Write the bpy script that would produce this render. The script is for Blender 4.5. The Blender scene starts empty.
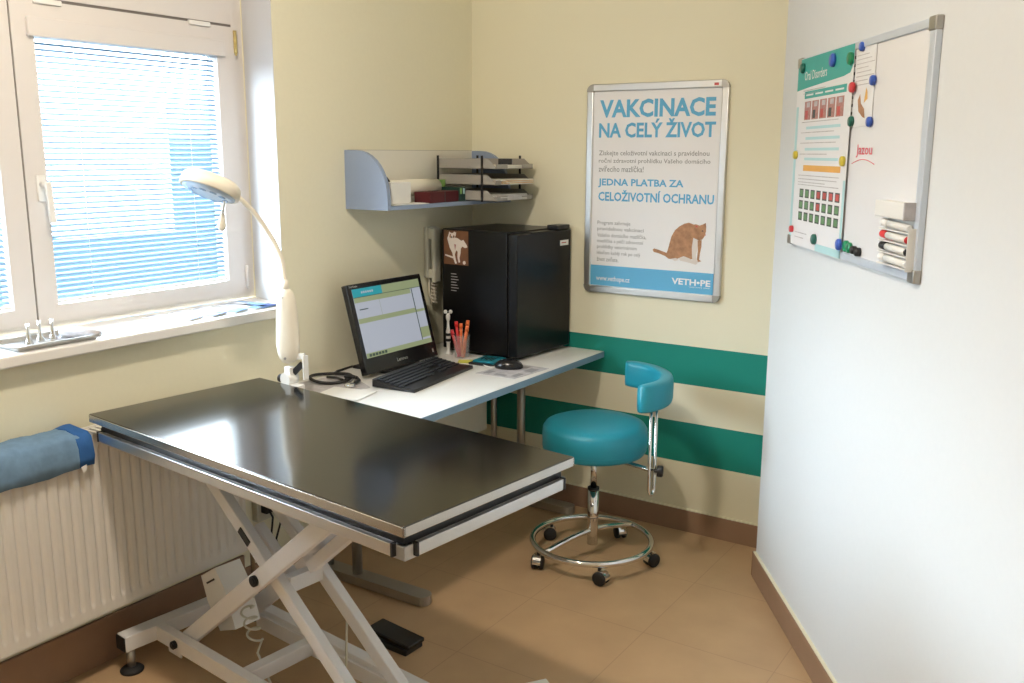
import bpy, bmesh, math, random
from mathutils import Vector, Matrix
random.seed(7)
R = math.radians
PI = math.pi
COL = bpy.context.scene.collection
sc = bpy.context.scene

# ------------------------------------------------------------------ materials
def srgb(r, g, b):
    f = lambda c: (c/255/12.92) if c/255 <= .04045 else ((c/255+.055)/1.055)**2.4
    return (f(r), f(g), f(b), 1)

def newmat(name):
    m = bpy.data.materials.new(name); m.use_nodes = True
    nt = m.node_tree
    return m, nt, nt.nodes['Principled BSDF']

def mat(name, col, rough=.5, metal=0., var=.04, scale=30., bump=0., spec=.5, emis=None, trans=0., coat=0., aniso=False):
    m, nt, b = newmat(name)
    N, L = nt.nodes, nt.links
    tc = N.new('ShaderNodeTexCoord'); no = N.new('ShaderNodeTexNoise'); no.inputs['Scale'].default_value = scale
    no.inputs['Detail'].default_value = 4
    if aniso:
        mp = N.new('ShaderNodeMapping'); mp.inputs['Scale'].default_value = (1, 40, 40)
        L.new(tc.outputs['Object'], mp.inputs[0]); L.new(mp.outputs[0], no.inputs['Vector'])
    else:
        L.new(tc.outputs['Object'], no.inputs['Vector'])
    mx = N.new('ShaderNodeMix'); mx.data_type = 'RGBA'
    mx.inputs[6].default_value = tuple(c*(1-var) for c in col[:3])+(1,)
    mx.inputs[7].default_value = tuple(min(1, c*(1+var)) for c in col[:3])+(1,)
    L.new(no.outputs['Fac'], mx.inputs[0]); L.new(mx.outputs[2], b.inputs['Base Color'])
    b.inputs['Roughness'].default_value = rough; b.inputs['Metallic'].default_value = metal
    b.inputs['Specular IOR Level'].default_value = spec
    if trans: b.inputs['Transmission Weight'].default_value = trans
    if coat: b.inputs['Coat Weight'].default_value = coat; b.inputs['Coat Roughness'].default_value = .1
    if emis:
        b.inputs['Emission Color'].default_value = emis[0]; b.inputs['Emission Strength'].default_value = emis[1]
    if bump:
        bp = N.new('ShaderNodeBump'); bp.inputs['Strength'].default_value = bump; bp.inputs['Distance'].default_value = .002
        L.new(no.outputs['Fac'], bp.inputs['Height']); L.new(bp.outputs[0], b.inputs['Normal'])
    return m

CREAM = (.80, .76, .585, 1)
M = {}
M['cream'] = mat('cream_paint', CREAM, .75, var=.02, scale=60, bump=.08, spec=.2)
M['pale'] = mat('pale_paint', (.70, .72, .73, 1), .7, var=.015, scale=60, bump=.08, spec=.2)
M['reveal'] = mat('white_paint', (.66, .66, .67, 1), .7, var=.01, scale=60, spec=.2)
M['ceil'] = mat('ceiling_paint', (.82, .81, .77, 1), .8, var=.01, scale=40)
M['base'] = mat('skirting_tile', (.30, .185, .12, 1), .4, var=.12, scale=14)
M['pvc'] = mat('window_pvc', (.70, .665, .64, 1), .35, var=.01)
M['pvc_gap'] = mat('window_gasket', (.16, .14, .13, 1), .6)
M['sill'] = mat('sill_laminate', (.82, .80, .77, 1), .3, var=.01)
M['brass'] = mat('brass', (.75, .6, .25, 1), .3, 1)
M['rad'] = mat('radiator_enamel', (.74, .71, .66, 1), .38, var=.015)
M['towel'] = mat('blue_fabric', (.17, .28, .42, 1), .9, var=.25, scale=35, bump=.6, spec=.1)
M['towel2'] = mat('dark_blue_fabric', (.04, .13, .36, 1), .9, var=.2, scale=35, bump=.6, spec=.1)
M['steel'] = mat('brushed_steel_top', (.10, .097, .092, 1), .13, 1, var=.06, scale=14, bump=.0, aniso=True)
M['steeledge'] = mat('steel_edge', (.62, .6, .57, 1), .25, 1, var=.05)
M['alu'] = mat('aluminium', (.72, .72, .72, 1), .32, 1, var=.04)
M['palealu'] = mat('pale_anodised_aluminium', (.62, .68, .77, 1), .4, .3, var=.03)
M['chrome'] = mat('chrome', (.8, .8, .8, 1), .09, 1, var=.02)
M['grey_metal'] = mat('satin_grey_metal', (.42, .40, .37, 1), .35, .8, var=.05)
M['white_metal'] = mat('white_powder_coat', (.80, .79, .80, 1), .4, var=.02)
M['white'] = mat('white_plastic', (.8, .79, .76, 1), .4, var=.02)
M['ivory'] = mat('ivory_plastic', (.82, .76, .64, 1), .4, var=.02)
M['black'] = mat('black_plastic', (.012, .012, .014, 1), .4, var=.1)
M['blackgloss'] = mat('black_gloss', (.010, .010, .012, 1), .22, var=.1)
M['fridge'] = mat('black_enamel', (.004, .004, .005, 1), .3, var=.1, scale=80, bump=.05, spec=.3)
M['rubber'] = mat('black_rubber', (.012, .012, .013, 1), .6)
M['key'] = mat('keycap', (.018, .02, .026, 1), .4)
M['desk'] = mat('desk_laminate', (.80, .79, .76, 1), .35, var=.015)
M['blueedge'] = mat('blue_edge_band', (.21, .33, .46, 1), .5, var=.03)
M['shelfblue'] = mat('blue_grey_laminate', (.27, .34, .48, 1), .5, var=.03)
M['panel'] = mat('panel_laminate', (.78, .75, .66, 1), .5, var=.02)
M['teal'] = mat('teal_vinyl', (.014, .27, .37, 1), .42, var=.04, scale=200, bump=.1)
M['paper'] = mat('paper', (.82, .81, .78, 1), .8, var=.02)
M['paper2'] = mat('cream_paper', (.80, .77, .66, 1), .8, var=.03)
M['orangepaper'] = mat('manila_paper', (.75, .45, .14, 1), .8, var=.1)
M['greyplastic'] = mat('grey_tray_plastic', (.34, .32, .29, 1), .5, var=.04)
M['darkred'] = mat('dark_red_card', (.09, .008, .012, 1), .6, var=.15)
M['green'] = mat('light_green_card', (.25, .45, .12, 1), .6)
M['dkgreen'] = mat('dark_green_card', (.01, .05, .04, 1), .5)
M['printblue'] = mat('print_sky_blue', (.12, .43, .70, 1), .5, var=.01)
M['printgrey'] = mat('print_grey', (.28, .28, .29, 1), .6)
M['postwhite'] = mat('poster_white', (.84, .84, .86, 1), .45, var=.01, coat=.3)
M['board'] = mat('whiteboard_enamel', (.80, .80, .82, 1), .25, var=.01)
M['tealprint'] = mat('print_teal', (.05, .40, .36, 1), .5, var=.05)
M['palecyan'] = mat('print_pale_cyan', (.45, .70, .73, 1), .5, var=.05)
M['orangeprint'] = mat('print_orange', (.80, .42, .10, 1), .5, var=.12)
M['pinkprint'] = mat('print_flesh', (.45, .22, .20, 1), .5, var=.6, scale=120)
M['redprint'] = mat('print_red', (.55, .09, .08, 1), .5, var=.3, scale=100)
M['greenprint'] = mat('print_green', (.13, .28, .12, 1), .5, var=.4, scale=150)
M['darkprint'] = mat('print_dark', (.06, .07, .07, 1), .5)
M['magblue'] = mat('magnet_blue', (.04, .11, .50, 1), .3)
M['maggreen'] = mat('magnet_green', (.005, .22, .09, 1), .3)
M['magdk'] = mat('magnet_dark_green', (.01, .12, .09, 1), .35)
M['magred'] = mat('magnet_red', (.60, .04, .05, 1), .3)
M['magyellow'] = mat('magnet_yellow', (.65, .52, .05, 1), .3)
M['redink'] = mat('red_ink', (.72, .12, .17, 1), .6)
M['catfur'] = mat('ginger_fur_print', (.42, .22, .12, 1), .7, var=.6, scale=45)
M['catwhite'] = mat('white_fur_print', (.72, .66, .62, 1), .7)
M['dogbg'] = mat('brown_photo_print', (.18, .075, .035, 1), .4, var=.6, scale=18)
M['dogwhite'] = mat('dog_white_print', (.78, .70, .64, 1), .5, var=.06)
M['orange'] = mat('orange_plastic', (.85, .20, .06, 1), .4)
M['red'] = mat('red_plastic', (.62, .02, .02, 1), .4)
M['yellow'] = mat('yellow_paper', (.70, .68, .12, 1), .7)
M['bluepack'] = mat('blue_print', (.02, .06, .22, 1), .5, var=.4, scale=60)
M['skyblue'] = mat('sky_blue_print', (.25, .45, .72, 1), .3, var=.2)
M['tealpad'] = mat('teal_card', (.01, .20, .27, 1), .4)
M['phonegrey'] = mat('phone_plastic', (.62, .60, .50, 1), .45)
M['leafgrey'] = mat('grey_leaflet_print', (.50, .48, .50, 1), .6, var=.45, scale=35)
M['screenwhite'] = mat('screen_pale', (.05, .05, .06, 1), .3, emis=(srgb(178, 184, 196), .62), var=.01)
M['screengreen'] = mat('screen_green', (.05, .06, .04, 1), .3, emis=(srgb(155, 165, 125), .55), var=.01)
M['screenteal'] = mat('screen_teal', (.01, .05, .06, 1), .3, emis=(srgb(25, 130, 140), .9), var=.01)
M['screendark'] = mat('screen_dark', (.01, .02, .02, 1), .3, emis=(srgb(50, 70, 60), .5), var=.01)
M['tealglass'] = mat('led_blue_grey', (.25, .38, .58, 1), .25)
M['lens'] = mat('lamp_lens', (.55, .68, .85, 1), .2, var=.05, scale=60)
M['lampglow'] = mat('ceiling_lamp_diffuser', (.8, .8, .8, 1), .5, emis=((1, .88, .73, 1), 335))

# glass: thin pane that lets the light straight through
m, nt, b = newmat('window_glass')
N, L = nt.nodes, nt.links
tr = N.new('ShaderNodeBsdfTransparent'); gl = N.new('ShaderNodeBsdfGlossy'); gl.inputs['Roughness'].default_value = .02
tr.inputs['Color'].default_value = (.93, .96, .97, 1)
lw = N.new('ShaderNodeLayerWeight'); lw.inputs['Blend'].default_value = .25
mp = N.new('ShaderNodeMath'); mp.operation = 'MULTIPLY'; mp.inputs[1].default_value = .35
ms = N.new('ShaderNodeMixShader')
L.new(lw.outputs['Facing'], mp.inputs[0]); L.new(mp.outputs[0], ms.inputs[0])
L.new(tr.outputs[0], ms.inputs[1]); L.new(gl.outputs[0], ms.inputs[2]); L.new(ms.outputs[0], N['Material Output'].inputs[0])
M['glass'] = m
# clear cup
m, nt, b = newmat('clear_plastic')
b.inputs['Base Color'].default_value = (.95, .95, .95, 1); b.inputs['Alpha'].default_value = .13; b.inputs['Roughness'].default_value = .1
M['clear'] = m
# blind slat: light blue enamel, a little light comes through
m, nt, b = newmat('blind_slat_blue')
N, L = nt.nodes, nt.links
tl = N.new('ShaderNodeBsdfTranslucent'); tl.inputs[0].default_value = (.10, .155, .21, 1)
tc = N.new('ShaderNodeTexCoord'); no = N.new('ShaderNodeTexNoise'); no.inputs['Scale'].default_value = 5
mx = N.new('ShaderNodeMix'); mx.data_type = 'RGBA'
mx.inputs[6].default_value = (.20, .31, .42, 1); mx.inputs[7].default_value = (.22, .33, .44, 1)
L.new(tc.outputs['Object'], no.inputs[0]); L.new(no.outputs['Fac'], mx.inputs[0]); L.new(mx.outputs[2], b.inputs['Base Color'])
b.inputs['Roughness'].default_value = .4
ms = N.new('ShaderNodeMixShader'); ms.inputs[0].default_value = .45
L.new(b.outputs[0], ms.inputs[1]); L.new(tl.outputs[0], ms.inputs[2]); L.new(ms.outputs[0], N['Material Output'].inputs[0])
M['slat'] = m

# floor: large tan tiles, faint joints
m, nt, b = newmat('tan_floor_tiles')
N, L = nt.nodes, nt.links
tc = N.new('ShaderNodeTexCoord'); br = N.new('ShaderNodeTexBrick')
br.offset = 0; br.inputs['Scale'].default_value = 1; br.inputs['Brick Width'].default_value = .45; br.inputs['Row Height'].default_value = .45
br.inputs['Mortar Size'].default_value = .0022; br.inputs['Mortar Smooth'].default_value = .6
br.inputs['Color1'].default_value = (.57, .38, .215, 1); br.inputs['Color2'].default_value = (.58, .388, .22, 1)
br.inputs['Mortar'].default_value = (.47, .31, .18, 1)
no = N.new('ShaderNodeTexNoise'); no.inputs['Scale'].default_value = 6; no.inputs['Detail'].default_value = 6
mx = N.new('ShaderNodeMix'); mx.data_type = 'RGBA'; mx.blend_type = 'MULTIPLY'; mx.inputs[0].default_value = .25
L.new(tc.outputs['Object'], br.inputs['Vector']); L.new(tc.outputs['Object'], no.inputs['Vector'])
L.new(br.outputs['Color'], mx.inputs[6]); L.new(no.outputs['Fac'], mx.inputs[7]); L.new(mx.outputs[2], b.inputs['Base Color'])
b.inputs['Roughness'].default_value = .42; b.inputs['Specular IOR Level'].default_value = .35
M['floor'] = m

# back wall: cream paint with two painted green stripes (by height)
m, nt, b = newmat('cream_paint_green_stripes')
N, L = nt.nodes, nt.links
tc = N.new('ShaderNodeTexCoord'); sp = N.new('ShaderNodeSeparateXYZ'); L.new(tc.outputs['Object'], sp.inputs[0])
cr = N.new('ShaderNodeValToRGB'); cr.color_ramp.interpolation = 'CONSTANT'
e = cr.color_ramp.elements
GREEN = (.012, .235, .185, 1)
dv = N.new('ShaderNodeMath'); dv.operation = 'DIVIDE'; dv.inputs[1].default_value = 3.0
L.new(sp.outputs['Z'], dv.inputs[0]); L.new(dv.outputs[0], cr.inputs[0])
e[0].position = 0; e[0].color = CREAM
e[1].position = .301/3; e[1].color = GREEN
for p, c in ((.480/3, CREAM), (.636/3, GREEN), (.802/3, CREAM)):
    x = e.new(p); x.color = c
L.new(cr.outputs[0], b.inputs['Base Color']); b.inputs['Roughness'].default_value = .6; b.inputs['Specular IOR Level'].default_value = .25
no = N.new('ShaderNodeTexNoise'); no.inputs['Scale'].default_value = 60; L.new(tc.outputs['Object'], no.inputs[0])
bp = N.new('ShaderNodeBump'); bp.inputs['Strength'].default_value = .08; bp.inputs['Distance'].default_value = .002
L.new(no.outputs['Fac'], bp.inputs['Height']); L.new(bp.outputs[0], b.inputs['Normal'])
M['striped'] = m

# ------------------------------------------------------------------ mesh builder
class MB:
    def __init__(s):
        s.bm = bmesh.new(); s.mats = []
    def mi(s, m):
        if m is None: return 0
        if m not in s.mats: s.mats.append(m)
        return s.mats.index(m)
    def _fin(s, faces, m, smooth):
        i = s.mi(m)
        for f in faces: f.material_index = i; f.smooth = smooth
    def poly(s, pts, m, smooth=False):
        v = [s.bm.verts.new(p) for p in pts]; f = s.bm.faces.new(v); s._fin([f], m, smooth); return s
    def box(s, lo, hi, m, T=None, bev=0.):
        c = [(lo[i]+hi[i])/2 for i in range(3)]; d = [abs(hi[i]-lo[i]) for i in range(3)]
        X = Matrix.Translation(c) @ Matrix.Diagonal((*d, 1))
        if T is not None: X = T @ X
        r = bmesh.ops.create_cube(s.bm, size=1, matrix=X)
        fs = list({f for v in r['verts'] for f in v.link_faces}); s._fin(fs, m, False)
        if bev:
            es = list({e for v in r['verts'] for e in v.link_edges})
            q = bmesh.ops.bevel(s.bm, geom=es, offset=bev, segments=2, affect='EDGES', profile=.6)
            i = s.mi(m)
            for f in q['faces']: f.material_index = i; f.smooth = True
        return s
    def bar(s, a, b, w, h, m, up=(0, 0, 1), bev=0.):
        a, b = Vector(a), Vector(b); d = b-a; l = d.length; z = d.normalized()
        x = z.cross(Vector(up))
        if x.length < 1e-4: x = Vector((1, 0, 0))
        x.normalize(); y = x.cross(z)
        T = Matrix((( x.x, y.x, z.x, a.x), (x.y, y.y, z.y, a.y), (x.z, y.z, z.z, a.z), (0, 0, 0, 1)))
        return s.box((-w/2, -h/2, 0), (w/2, h/2, l), m, T, bev)
    def tube(s, pts, r, m, n=12, caps=True, smooth=True, closed=False):
        pts = [Vector(p) for p in pts]; k = len(pts)
        rs = r if isinstance(r, (list, tuple)) else [r]*k
        rings = []; prev = None
        for i, p in enumerate(pts):
            if closed: t = (pts[(i+1) % k]-pts[i-1])
            else: t = (pts[min(i+1, k-1)]-pts[max(i-1, 0)])
            t.normalize()
            if prev is None:
                u = t.cross(Vector((0, 0, 1)))
                if u.length < 1e-3: u = t.cross(Vector((0, 1, 0)))
            else:
                u = prev - t*prev.dot(t)
            u.normalize(); prev = u; v = t.cross(u)
            rings.append([s.bm.verts.new(p+(u*math.cos(2*PI*j/n)+v*math.sin(2*PI*j/n))*rs[i]) for j in range(n)])
        fs = []
        for i in range(k if closed else k-1):
            A, B = rings[i], rings[(i+1) % k]
            for j in range(n): fs.append(s.bm.faces.new((A[j], A[(j+1) % n], B[(j+1) % n], B[j])))
        s._fin(fs, m, smooth)
        if caps and not closed: s._fin([s.bm.faces.new(rings[0][::-1]), s.bm.faces.new(rings[-1])], m, False)
        return s
    def cyl(s, a, b, r, m, n=20, r2=None):
        return s.tube([a, b], [r, r if r2 is None else r2], m, n)
    def lathe(s, prof, m, n=32, T=None, sm=True):
        T = T or Matrix(); rings = []
        for (r, z) in prof:
            if r < 1e-6: rings.append([s.bm.verts.new(T @ Vector((0, 0, z)))])
            else: rings.append([s.bm.verts.new(T @ Vector((r*math.cos(2*PI*j/n), r*math.sin(2*PI*j/n), z))) for j in range(n)])
        fs = []
        for A, B in zip(rings, rings[1:]):
            for j in range(n):
                a = A[j % len(A)]; a2 = A[(j+1) % len(A)]; b_ = B[j % len(B)]; b2 = B[(j+1) % len(B)]
                q = []
                for v in (a, a2, b2, b_):
                    if v not in q: q.append(v)
                if len(q) > 2: fs.append(s.bm.faces.new(q))
        s._fin(fs, m, sm); return s
    def prism(s, pts, vec, m, smooth=False):
        vec = Vector(vec)
        A = [s.bm.verts.new(p) for p in pts]; B = [s.bm.verts.new(Vector(p)+vec) for p in pts]; n = len(A)
        fs = [s.bm.faces.new(A[::-1]), s.bm.faces.new(B)]
        s._fin(fs, m, False)
        fs = [s.bm.faces.new((A[j], A[(j+1) % n], B[(j+1) % n], B[j])) for j in range(n)]
        s._fin(fs, m, smooth); return s
    def text(s, body, rect, m, thick=0., y=0., keep=False):
        """lettering on the local xz plane (read from -y), fitted to rect x0,x1,z0,z1"""
        cu = bpy.data.curves.new('lettering', 'FONT'); cu.body = body; cu.size = 1; cu.resolution_u = 2; cu.offset = thick
        ob = bpy.data.objects.new('lettering', cu); COL.objects.link(ob); bpy.context.view_layer.update()
        me = bpy.data.meshes.new_from_object(ob.evaluated_get(bpy.context.evaluated_depsgraph_get()))
        bpy.data.objects.remove(ob); 
        vs = [v.co.copy() for v in me.vertices]
        if not vs: return s
        x0, x1 = min(v.x for v in vs), max(v.x for v in vs); z0, z1 = min(v.y for v in vs), max(v.y for v in vs)
        X0, X1, Z0, Z1 = rect
        nv = [s.bm.verts.new((X0+(v.x-x0)/(x1-x0)*(X1-X0), y, Z0+(v.y-z0)/(z1-z0)*(Z1-Z0))) for v in vs]
        fs = []
        for p in me.polygons:
            try: fs.append(s.bm.faces.new([nv[i] for i in p.vertices]))
            except ValueError: pass
        s._fin(fs, m, False); bpy.data.meshes.remove(me); return s
    def build(s, name, parent=None, smooth_all=False, norm=True):
        me = bpy.data.meshes.new(name)
        if norm: bmesh.ops.recalc_face_normals(s.bm, faces=s.bm.faces)
        s.bm.to_mesh(me); s.bm.free()
        for x in s.mats: me.materials.append(x)
        o = bpy.data.objects.new(name, me); COL.objects.link(o)
        if parent is not None: o.parent = parent
        return o

def tag(o, label=None, cat=None, group=None, kind=None):
    if label: o['label'] = label
    if cat: o['category'] = cat
    if group: o['group'] = group
    if kind: o['kind'] = kind
    return o

def thing(name, label, cat, loc=(0, 0, 0), rz=0., group=None):
    o = bpy.data.objects.new(name, None); COL.objects.link(o); o.empty_display_size = .05
    o.location = loc; o.rotation_euler = (0, 0, rz)
    return tag(o, label, cat, group)

def single(mb, name, label, cat, loc=(0, 0, 0), rz=0., group=None, rot=None):
    o = mb.build(name); o.location = loc; o.rotation_euler = rot or (0, 0, rz)
    return tag(o, label, cat, group)

def copy_tree(o, parent=None):
    c = o.copy(); COL.objects.link(c)
    if parent is not None: c.parent = parent
    for ch in list(o.children): copy_tree(ch, c)
    return c

def struct(mb, name, parent=None):
    o = mb.build(name, parent)
    if parent is None: o['kind'] = 'structure'
    return o

# ------------------------------------------------------------------ room shell
H = 2.72
YF = -5.6      # the wall behind the camera
XR = 4.6
b = MB(); b.box((-.45, YF-.1, -.1), (XR+.1, .15, 0), M['floor']); struct(b, 'floor')
b = MB(); b.box((-.45, YF-.1, H), (XR+.1, .15, H+.1), M['ceil']); struct(b, 'ceiling')

WY0, WY1 = -2.92, -1.11     # window recess along y (outer), reveals splay to the room
WZ0, WZ1 = 1.0, 2.5
b = MB()
b.box((-.4, YF, 0), (0, 0, WZ0), M['cream'])
b.box((-.4, YF, WZ1), (0, 0, H), M['cream'])
def pier(pts, rev):
    b.prism([(x, y, WZ0) for x, y in pts], (0, 0, WZ1-WZ0), M['cream'])
pier([(0, -1.195), (0, 0), (-.4, 0), (-.4, -1.11), (-.245, -1.11)], 0)
pier([(0, YF), (0, -2.90), (-.245, -2.985), (-.4, -2.985), (-.4, YF)], 0)
wl = struct(b, 'wall_left')
# white painted reveal lining of the recess
b = MB()
b.prism([(.0005, -1.1965, WZ0+.03), (.0005, -1.194, WZ0+.03), (-.243, -1.109, WZ0+.03), (-.243, -1.1115, WZ0+.03)], (0, 0, WZ1-WZ0-.03), M['reveal'])
b.prism([(.0005, -2.902, WZ0+.03), (.0005, -2.8985, WZ0+.03), (-.243, -2.983, WZ0+.03), (-.243, -2.986, WZ0+.03)], (0, 0, WZ1-WZ0-.03), M['reveal'])
b.box((-.243, -2.985, WZ1-.003), (.0005, -1.11, WZ1), M['reveal'])
struct(b, 'trim_1')

b = MB(); b.box((-.4, 0, 0), (1.9, .15, H), M['striped']); struct(b, 'wall_back')
# slanted wall on the right, a solid block whose free corner stands in front of the back wall
wd = Vector((.551, -.834, 0)).normalized()
E0 = Vector((1.519, -.266, 0))
E1 = E0+wd*3.1
b = MB()
b.prism([E0, E1, (XR, E1.y, 0), (XR, .15, 0), (1.62, .15, 0), (1.62, 0, 0)], (0, 0, H), M['pale']); struct(b, 'wall_right')
b = MB(); b.box((XR, YF, 0), (XR+.1, E1.y, H), M['cream']); struct(b, 'wall_far')
b = MB(); b.box((-.4, YF-.1, 0), (XR+.1, YF, H), M['cream']); struct(b, 'wall_front')

b = MB(); b.box((0, -.012, 0), (1.6, 0, .096), M['base'], bev=.002); b.box((0, -.010, .096), (1.6, 0, .101), M['cream']); struct(b, 'baseboard_back')
b = MB(); b.box((0, YF, 0), (.012, -1.45, .15), M['base'], bev=.002); b.box((0, -1.45, 0), (.012, -.012, .096), M['base'], bev=.002); struct(b, 'baseboard_left')
n_ = Vector((wd.y, -wd.x, 0))   # towards the room
b = MB()
b.bar(E0+n_*.006+wd*.0+Vector((0, 0, .048)), E1+n_*.006+Vector((0, 0, .048)), .012, .096, M['base'])
b.bar(E0+n_*.012+Vector((0, .006, .048)), Vector((1.62, -.012, .048)), .012, .096, M['base'])
b.bar(E0+n_*.005+Vector((0, 0, .0985)), E1+n_*.005+Vector((0, 0, .0985)), .010, .005, M['cream']); struct(b, 'baseboard_right')

# window sill board
b = MB()
b.prism([(-.244, -2.982, 1.004), (-.244, -1.1125, 1.004), (-.001, -1.197, 1.004), (-.001, -2.898, 1.004)], (0, 0, .034), M['sill'])
b.box((.0, -2.96, 1.004), (.042, -1.17, 1.038), M['sill'], bev=.006)
struct(b, 'trim_2')

# ------------------------------------------------------------------ window
XF = -.24
win = thing('window_1', None, None); win['kind'] = 'structure'
b = MB()
P = M['pvc']
b.box((-.31, -2.985, 1.038), (XF-.012, -1.11, 1.085), P)        # bottom of outer frame
b.box((-.31, -1.165, 1.085), (XF-.012, -1.11, 2.5), P)          # right jamb
b.box((-.31, -2.985, 1.085), (XF-.012, -2.93, 2.5), P)
b.box((-.31, -2.93, 2.046), (XF-.004, -1.165, 2.5), P)          # closed upper part
b.box((XF-.004, -2.9, 2.40), (XF+.0, -1.2, 2.5), P)
b.build('window_frame', win)
def sash(y0, y1, o0, o1, handle):
    b = MB(); z0, z1, p0, p1 = 1.062, 2.036, 1.113, 1.93
    for (lo, hi) in (((y0, z0), (y1, p0)), ((y0, p1), (y1, z1)), ((y0, p0), (o0, p1)), ((o1, p0), (y1, p1))):
        b.box((-.30, lo[0], lo[1]), (XF, hi[0], hi[1]), P)
    s = b.build('sash', win)
    b = MB(); b.box((-.285, o0, p0), (-.281, o1, p1), M['glass']); b.build('pane', s)
    if handle:
        b = MB(); yc = y0+.045
        b.box((XF, yc-.014, 1.44), (XF+.008, yc+.014, 1.52), M['white'], bev=.003)
        b.cyl((XF+.008, yc, 1.49), (XF+.04, yc, 1.49), .009, M['white'])
        b.bar((XF+.04, yc, 1.50), (XF+.044, yc+.004, 1.375), .02, .012, M['white'], up=(1, 0, 0), bev=.004)
        b.build('handle', s)
    return s
s1 = sash(-1.988, -1.155, -1.92, -1.238, True)
s2 = sash(-2.93, -1.994, -2.86, -2.062, False)
b = MB(); b.box((XF-.02, -1.9935, 1.062), (XF-.006, -1.9885, 2.036), M['pvc_gap']); b.build('gasket', win)
b = MB(); b.box((XF-.02, -2.93, 2.0365), (XF-.0045, -1.165, 2.0455), M['pvc_gap']); b.build('gasket', win)
for y, z, mm in ((-1.156, 1.985, 'brass'), (-1.156, 1.125, 'pvc')):
    b = MB(); b.cyl((XF+.006, y, z-.04), (XF+.006, y, z+.04), .0065, M[mm]); b.cyl((XF+.006, y, z-.048), (XF+.006, y, z-.04), .004, M[mm])
    b.build('hinge', win)
for y in (-1.87, -1.31, -2.2):
    b = MB(); b.box((XF-.004, y-.045, 2.026), (XF+.008, y+.045, 2.042), M['white'], bev=.003); b.build('hinge_cover', win)

def blind(y0, y1, label):
    t = thing('window_blind', label, 'blind', (XF, (y0+y1)/2, 1.11), 0, 'blue slatted blinds on the window')
    w = (y1-y0)/2; zt = 1.985-1.11
    b = MB(); b.box((0.0005, -w-.024, zt-.056), (.016, w+.026, zt), P, bev=.003); b.build('headrail', t)
    b = MB(); pitch = .0172; n = int((1.928-1.135)/pitch); th = R(31); hw = .0095
    for i in range(n):
        zc = .028+i*pitch
        for k in range(2):
            # gently curved slat from outer (high) to inner (low) edge
            pass
        pts = []
        for k in range(4):
            u = -1+2*k/3; x = u*hw*math.cos(th); z = -u*hw*math.sin(th)+.0016*(1-u*u)
            pts.append((x-.020, z+zc))
        for k in range(3):
            b.poly([(pts[k][0], -w+.004, pts[k][1]), (pts[k+1][0], -w+.004, pts[k+1][1]), (pts[k+1][0], w-.004, pts[k+1][1]), (pts[k][0], w-.004, pts[k][1])], M['slat'], True)
    b.build('slats', t, norm=False)
    b = MB(); b.box((-.028, -w+.003, .008), (-.010, w-.003, .016), M['white'], bev=.002); b.build('bottom_rail', t)
    for q in (-.62, .62):
        b = MB(); b.cyl((-.0085, q*w, .01), (-.0085, q*w, zt-.05), .0008, M['white'], n=5); b.build('cord', t)
    return t
blind(-1.92, -1.238, 'light blue slatted blind on the right sash behind the lamp')
blind(-2.86, -2.062, 'light blue slatted blind cut off by the left picture edge')

# ------------------------------------------------------------------ radiator
RY0, RY1, RZ0, RZ1 = -3.2, -1.53, .228, .785
rad = thing('radiator', 'white ribbed panel radiator under the window', 'radiator', (.078, (RY0+RY1)/2, RZ0))
Ly = (RY1-RY0); b = MB(); hh = RZ1-RZ0
nz = [0, .028, .034, .042, .05, hh-.05, hh-.042, hh-.034, hh-.028, hh]
def groove(y, z):
    u = (y/.0333) % 1.0; a = abs(u-.5)*2   # groove near a=0..0.45
    g = max(0, 1-(a/.42)**2) if a < .42 else 0
    e = min(1, max(0, (z-.028)/.018)); e2 = min(1, max(0, (hh-.028-z)/.018))
    e = e*e*(3-2*e); e2 = e2*e2*(3-2*e2)
    return .009*g*e*e2
ny = int(Ly/.0333*10)
rows = []
for z in nz:
    rows.append([b.bm.verts.new((.05-groove(Ly*j/ny, z), -Ly/2+Ly*j/ny, z)) for j in range(ny+1)])
fs = [b.bm.faces.new((rows[i][j], rows[i][j+1], rows[i+1][j+1], rows[i+1][j])) for i in range(len(nz)-1) for j in range(ny)]
b._fin(fs, M['rad'], True)
b.build('front_panel', rad)
b = MB(); b.box((-.04, -Ly/2, 0), (-.028, Ly/2, hh-.004), M['rad']); b.build('rear_panel', rad)
b = MB(); b.box((-.042, Ly/2-.003, .004), (.049, Ly/2, hh), M['rad'], bev=.001); b.build('side_cover', rad)
b = MB(); b.box((-.042, -Ly/2, .004), (.049, -Ly/2+.003, hh), M['rad'], bev=.001); b.build('side_cover', rad)
b = MB()
for k in range(84):
    y = -Ly/2+.01+k*(Ly-.02)/84; b.box((-.036, y, hh-.006), (.045, y+.009, hh-.002), M['rad'])
b.box((-.042, -Ly/2, hh-.006), (-.034, Ly/2, hh), M['rad']); b.box((.043, -Ly/2, hh-.006), (.0495, Ly/2, hh), M['rad'])
b.build('top_grille', rad)
b = MB(); b.tube([(.0, Ly/2, .05), (.0, Ly/2+.05, .05), (.0, Ly/2+.06, .03), (.0, Ly/2+.06, -.2)], .008, M['chrome'])
b.cyl((0, Ly/2+.0, .05), (0, Ly/2+.04, .05), .016, M['chrome']); b.build('pipe', rad)
for k in (-.7, .7):
    b = MB(); b.box((-.077, k, .1), (-.04, k+.03, .5), M['rad']); b.build('wall_bracket', rad)

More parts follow.
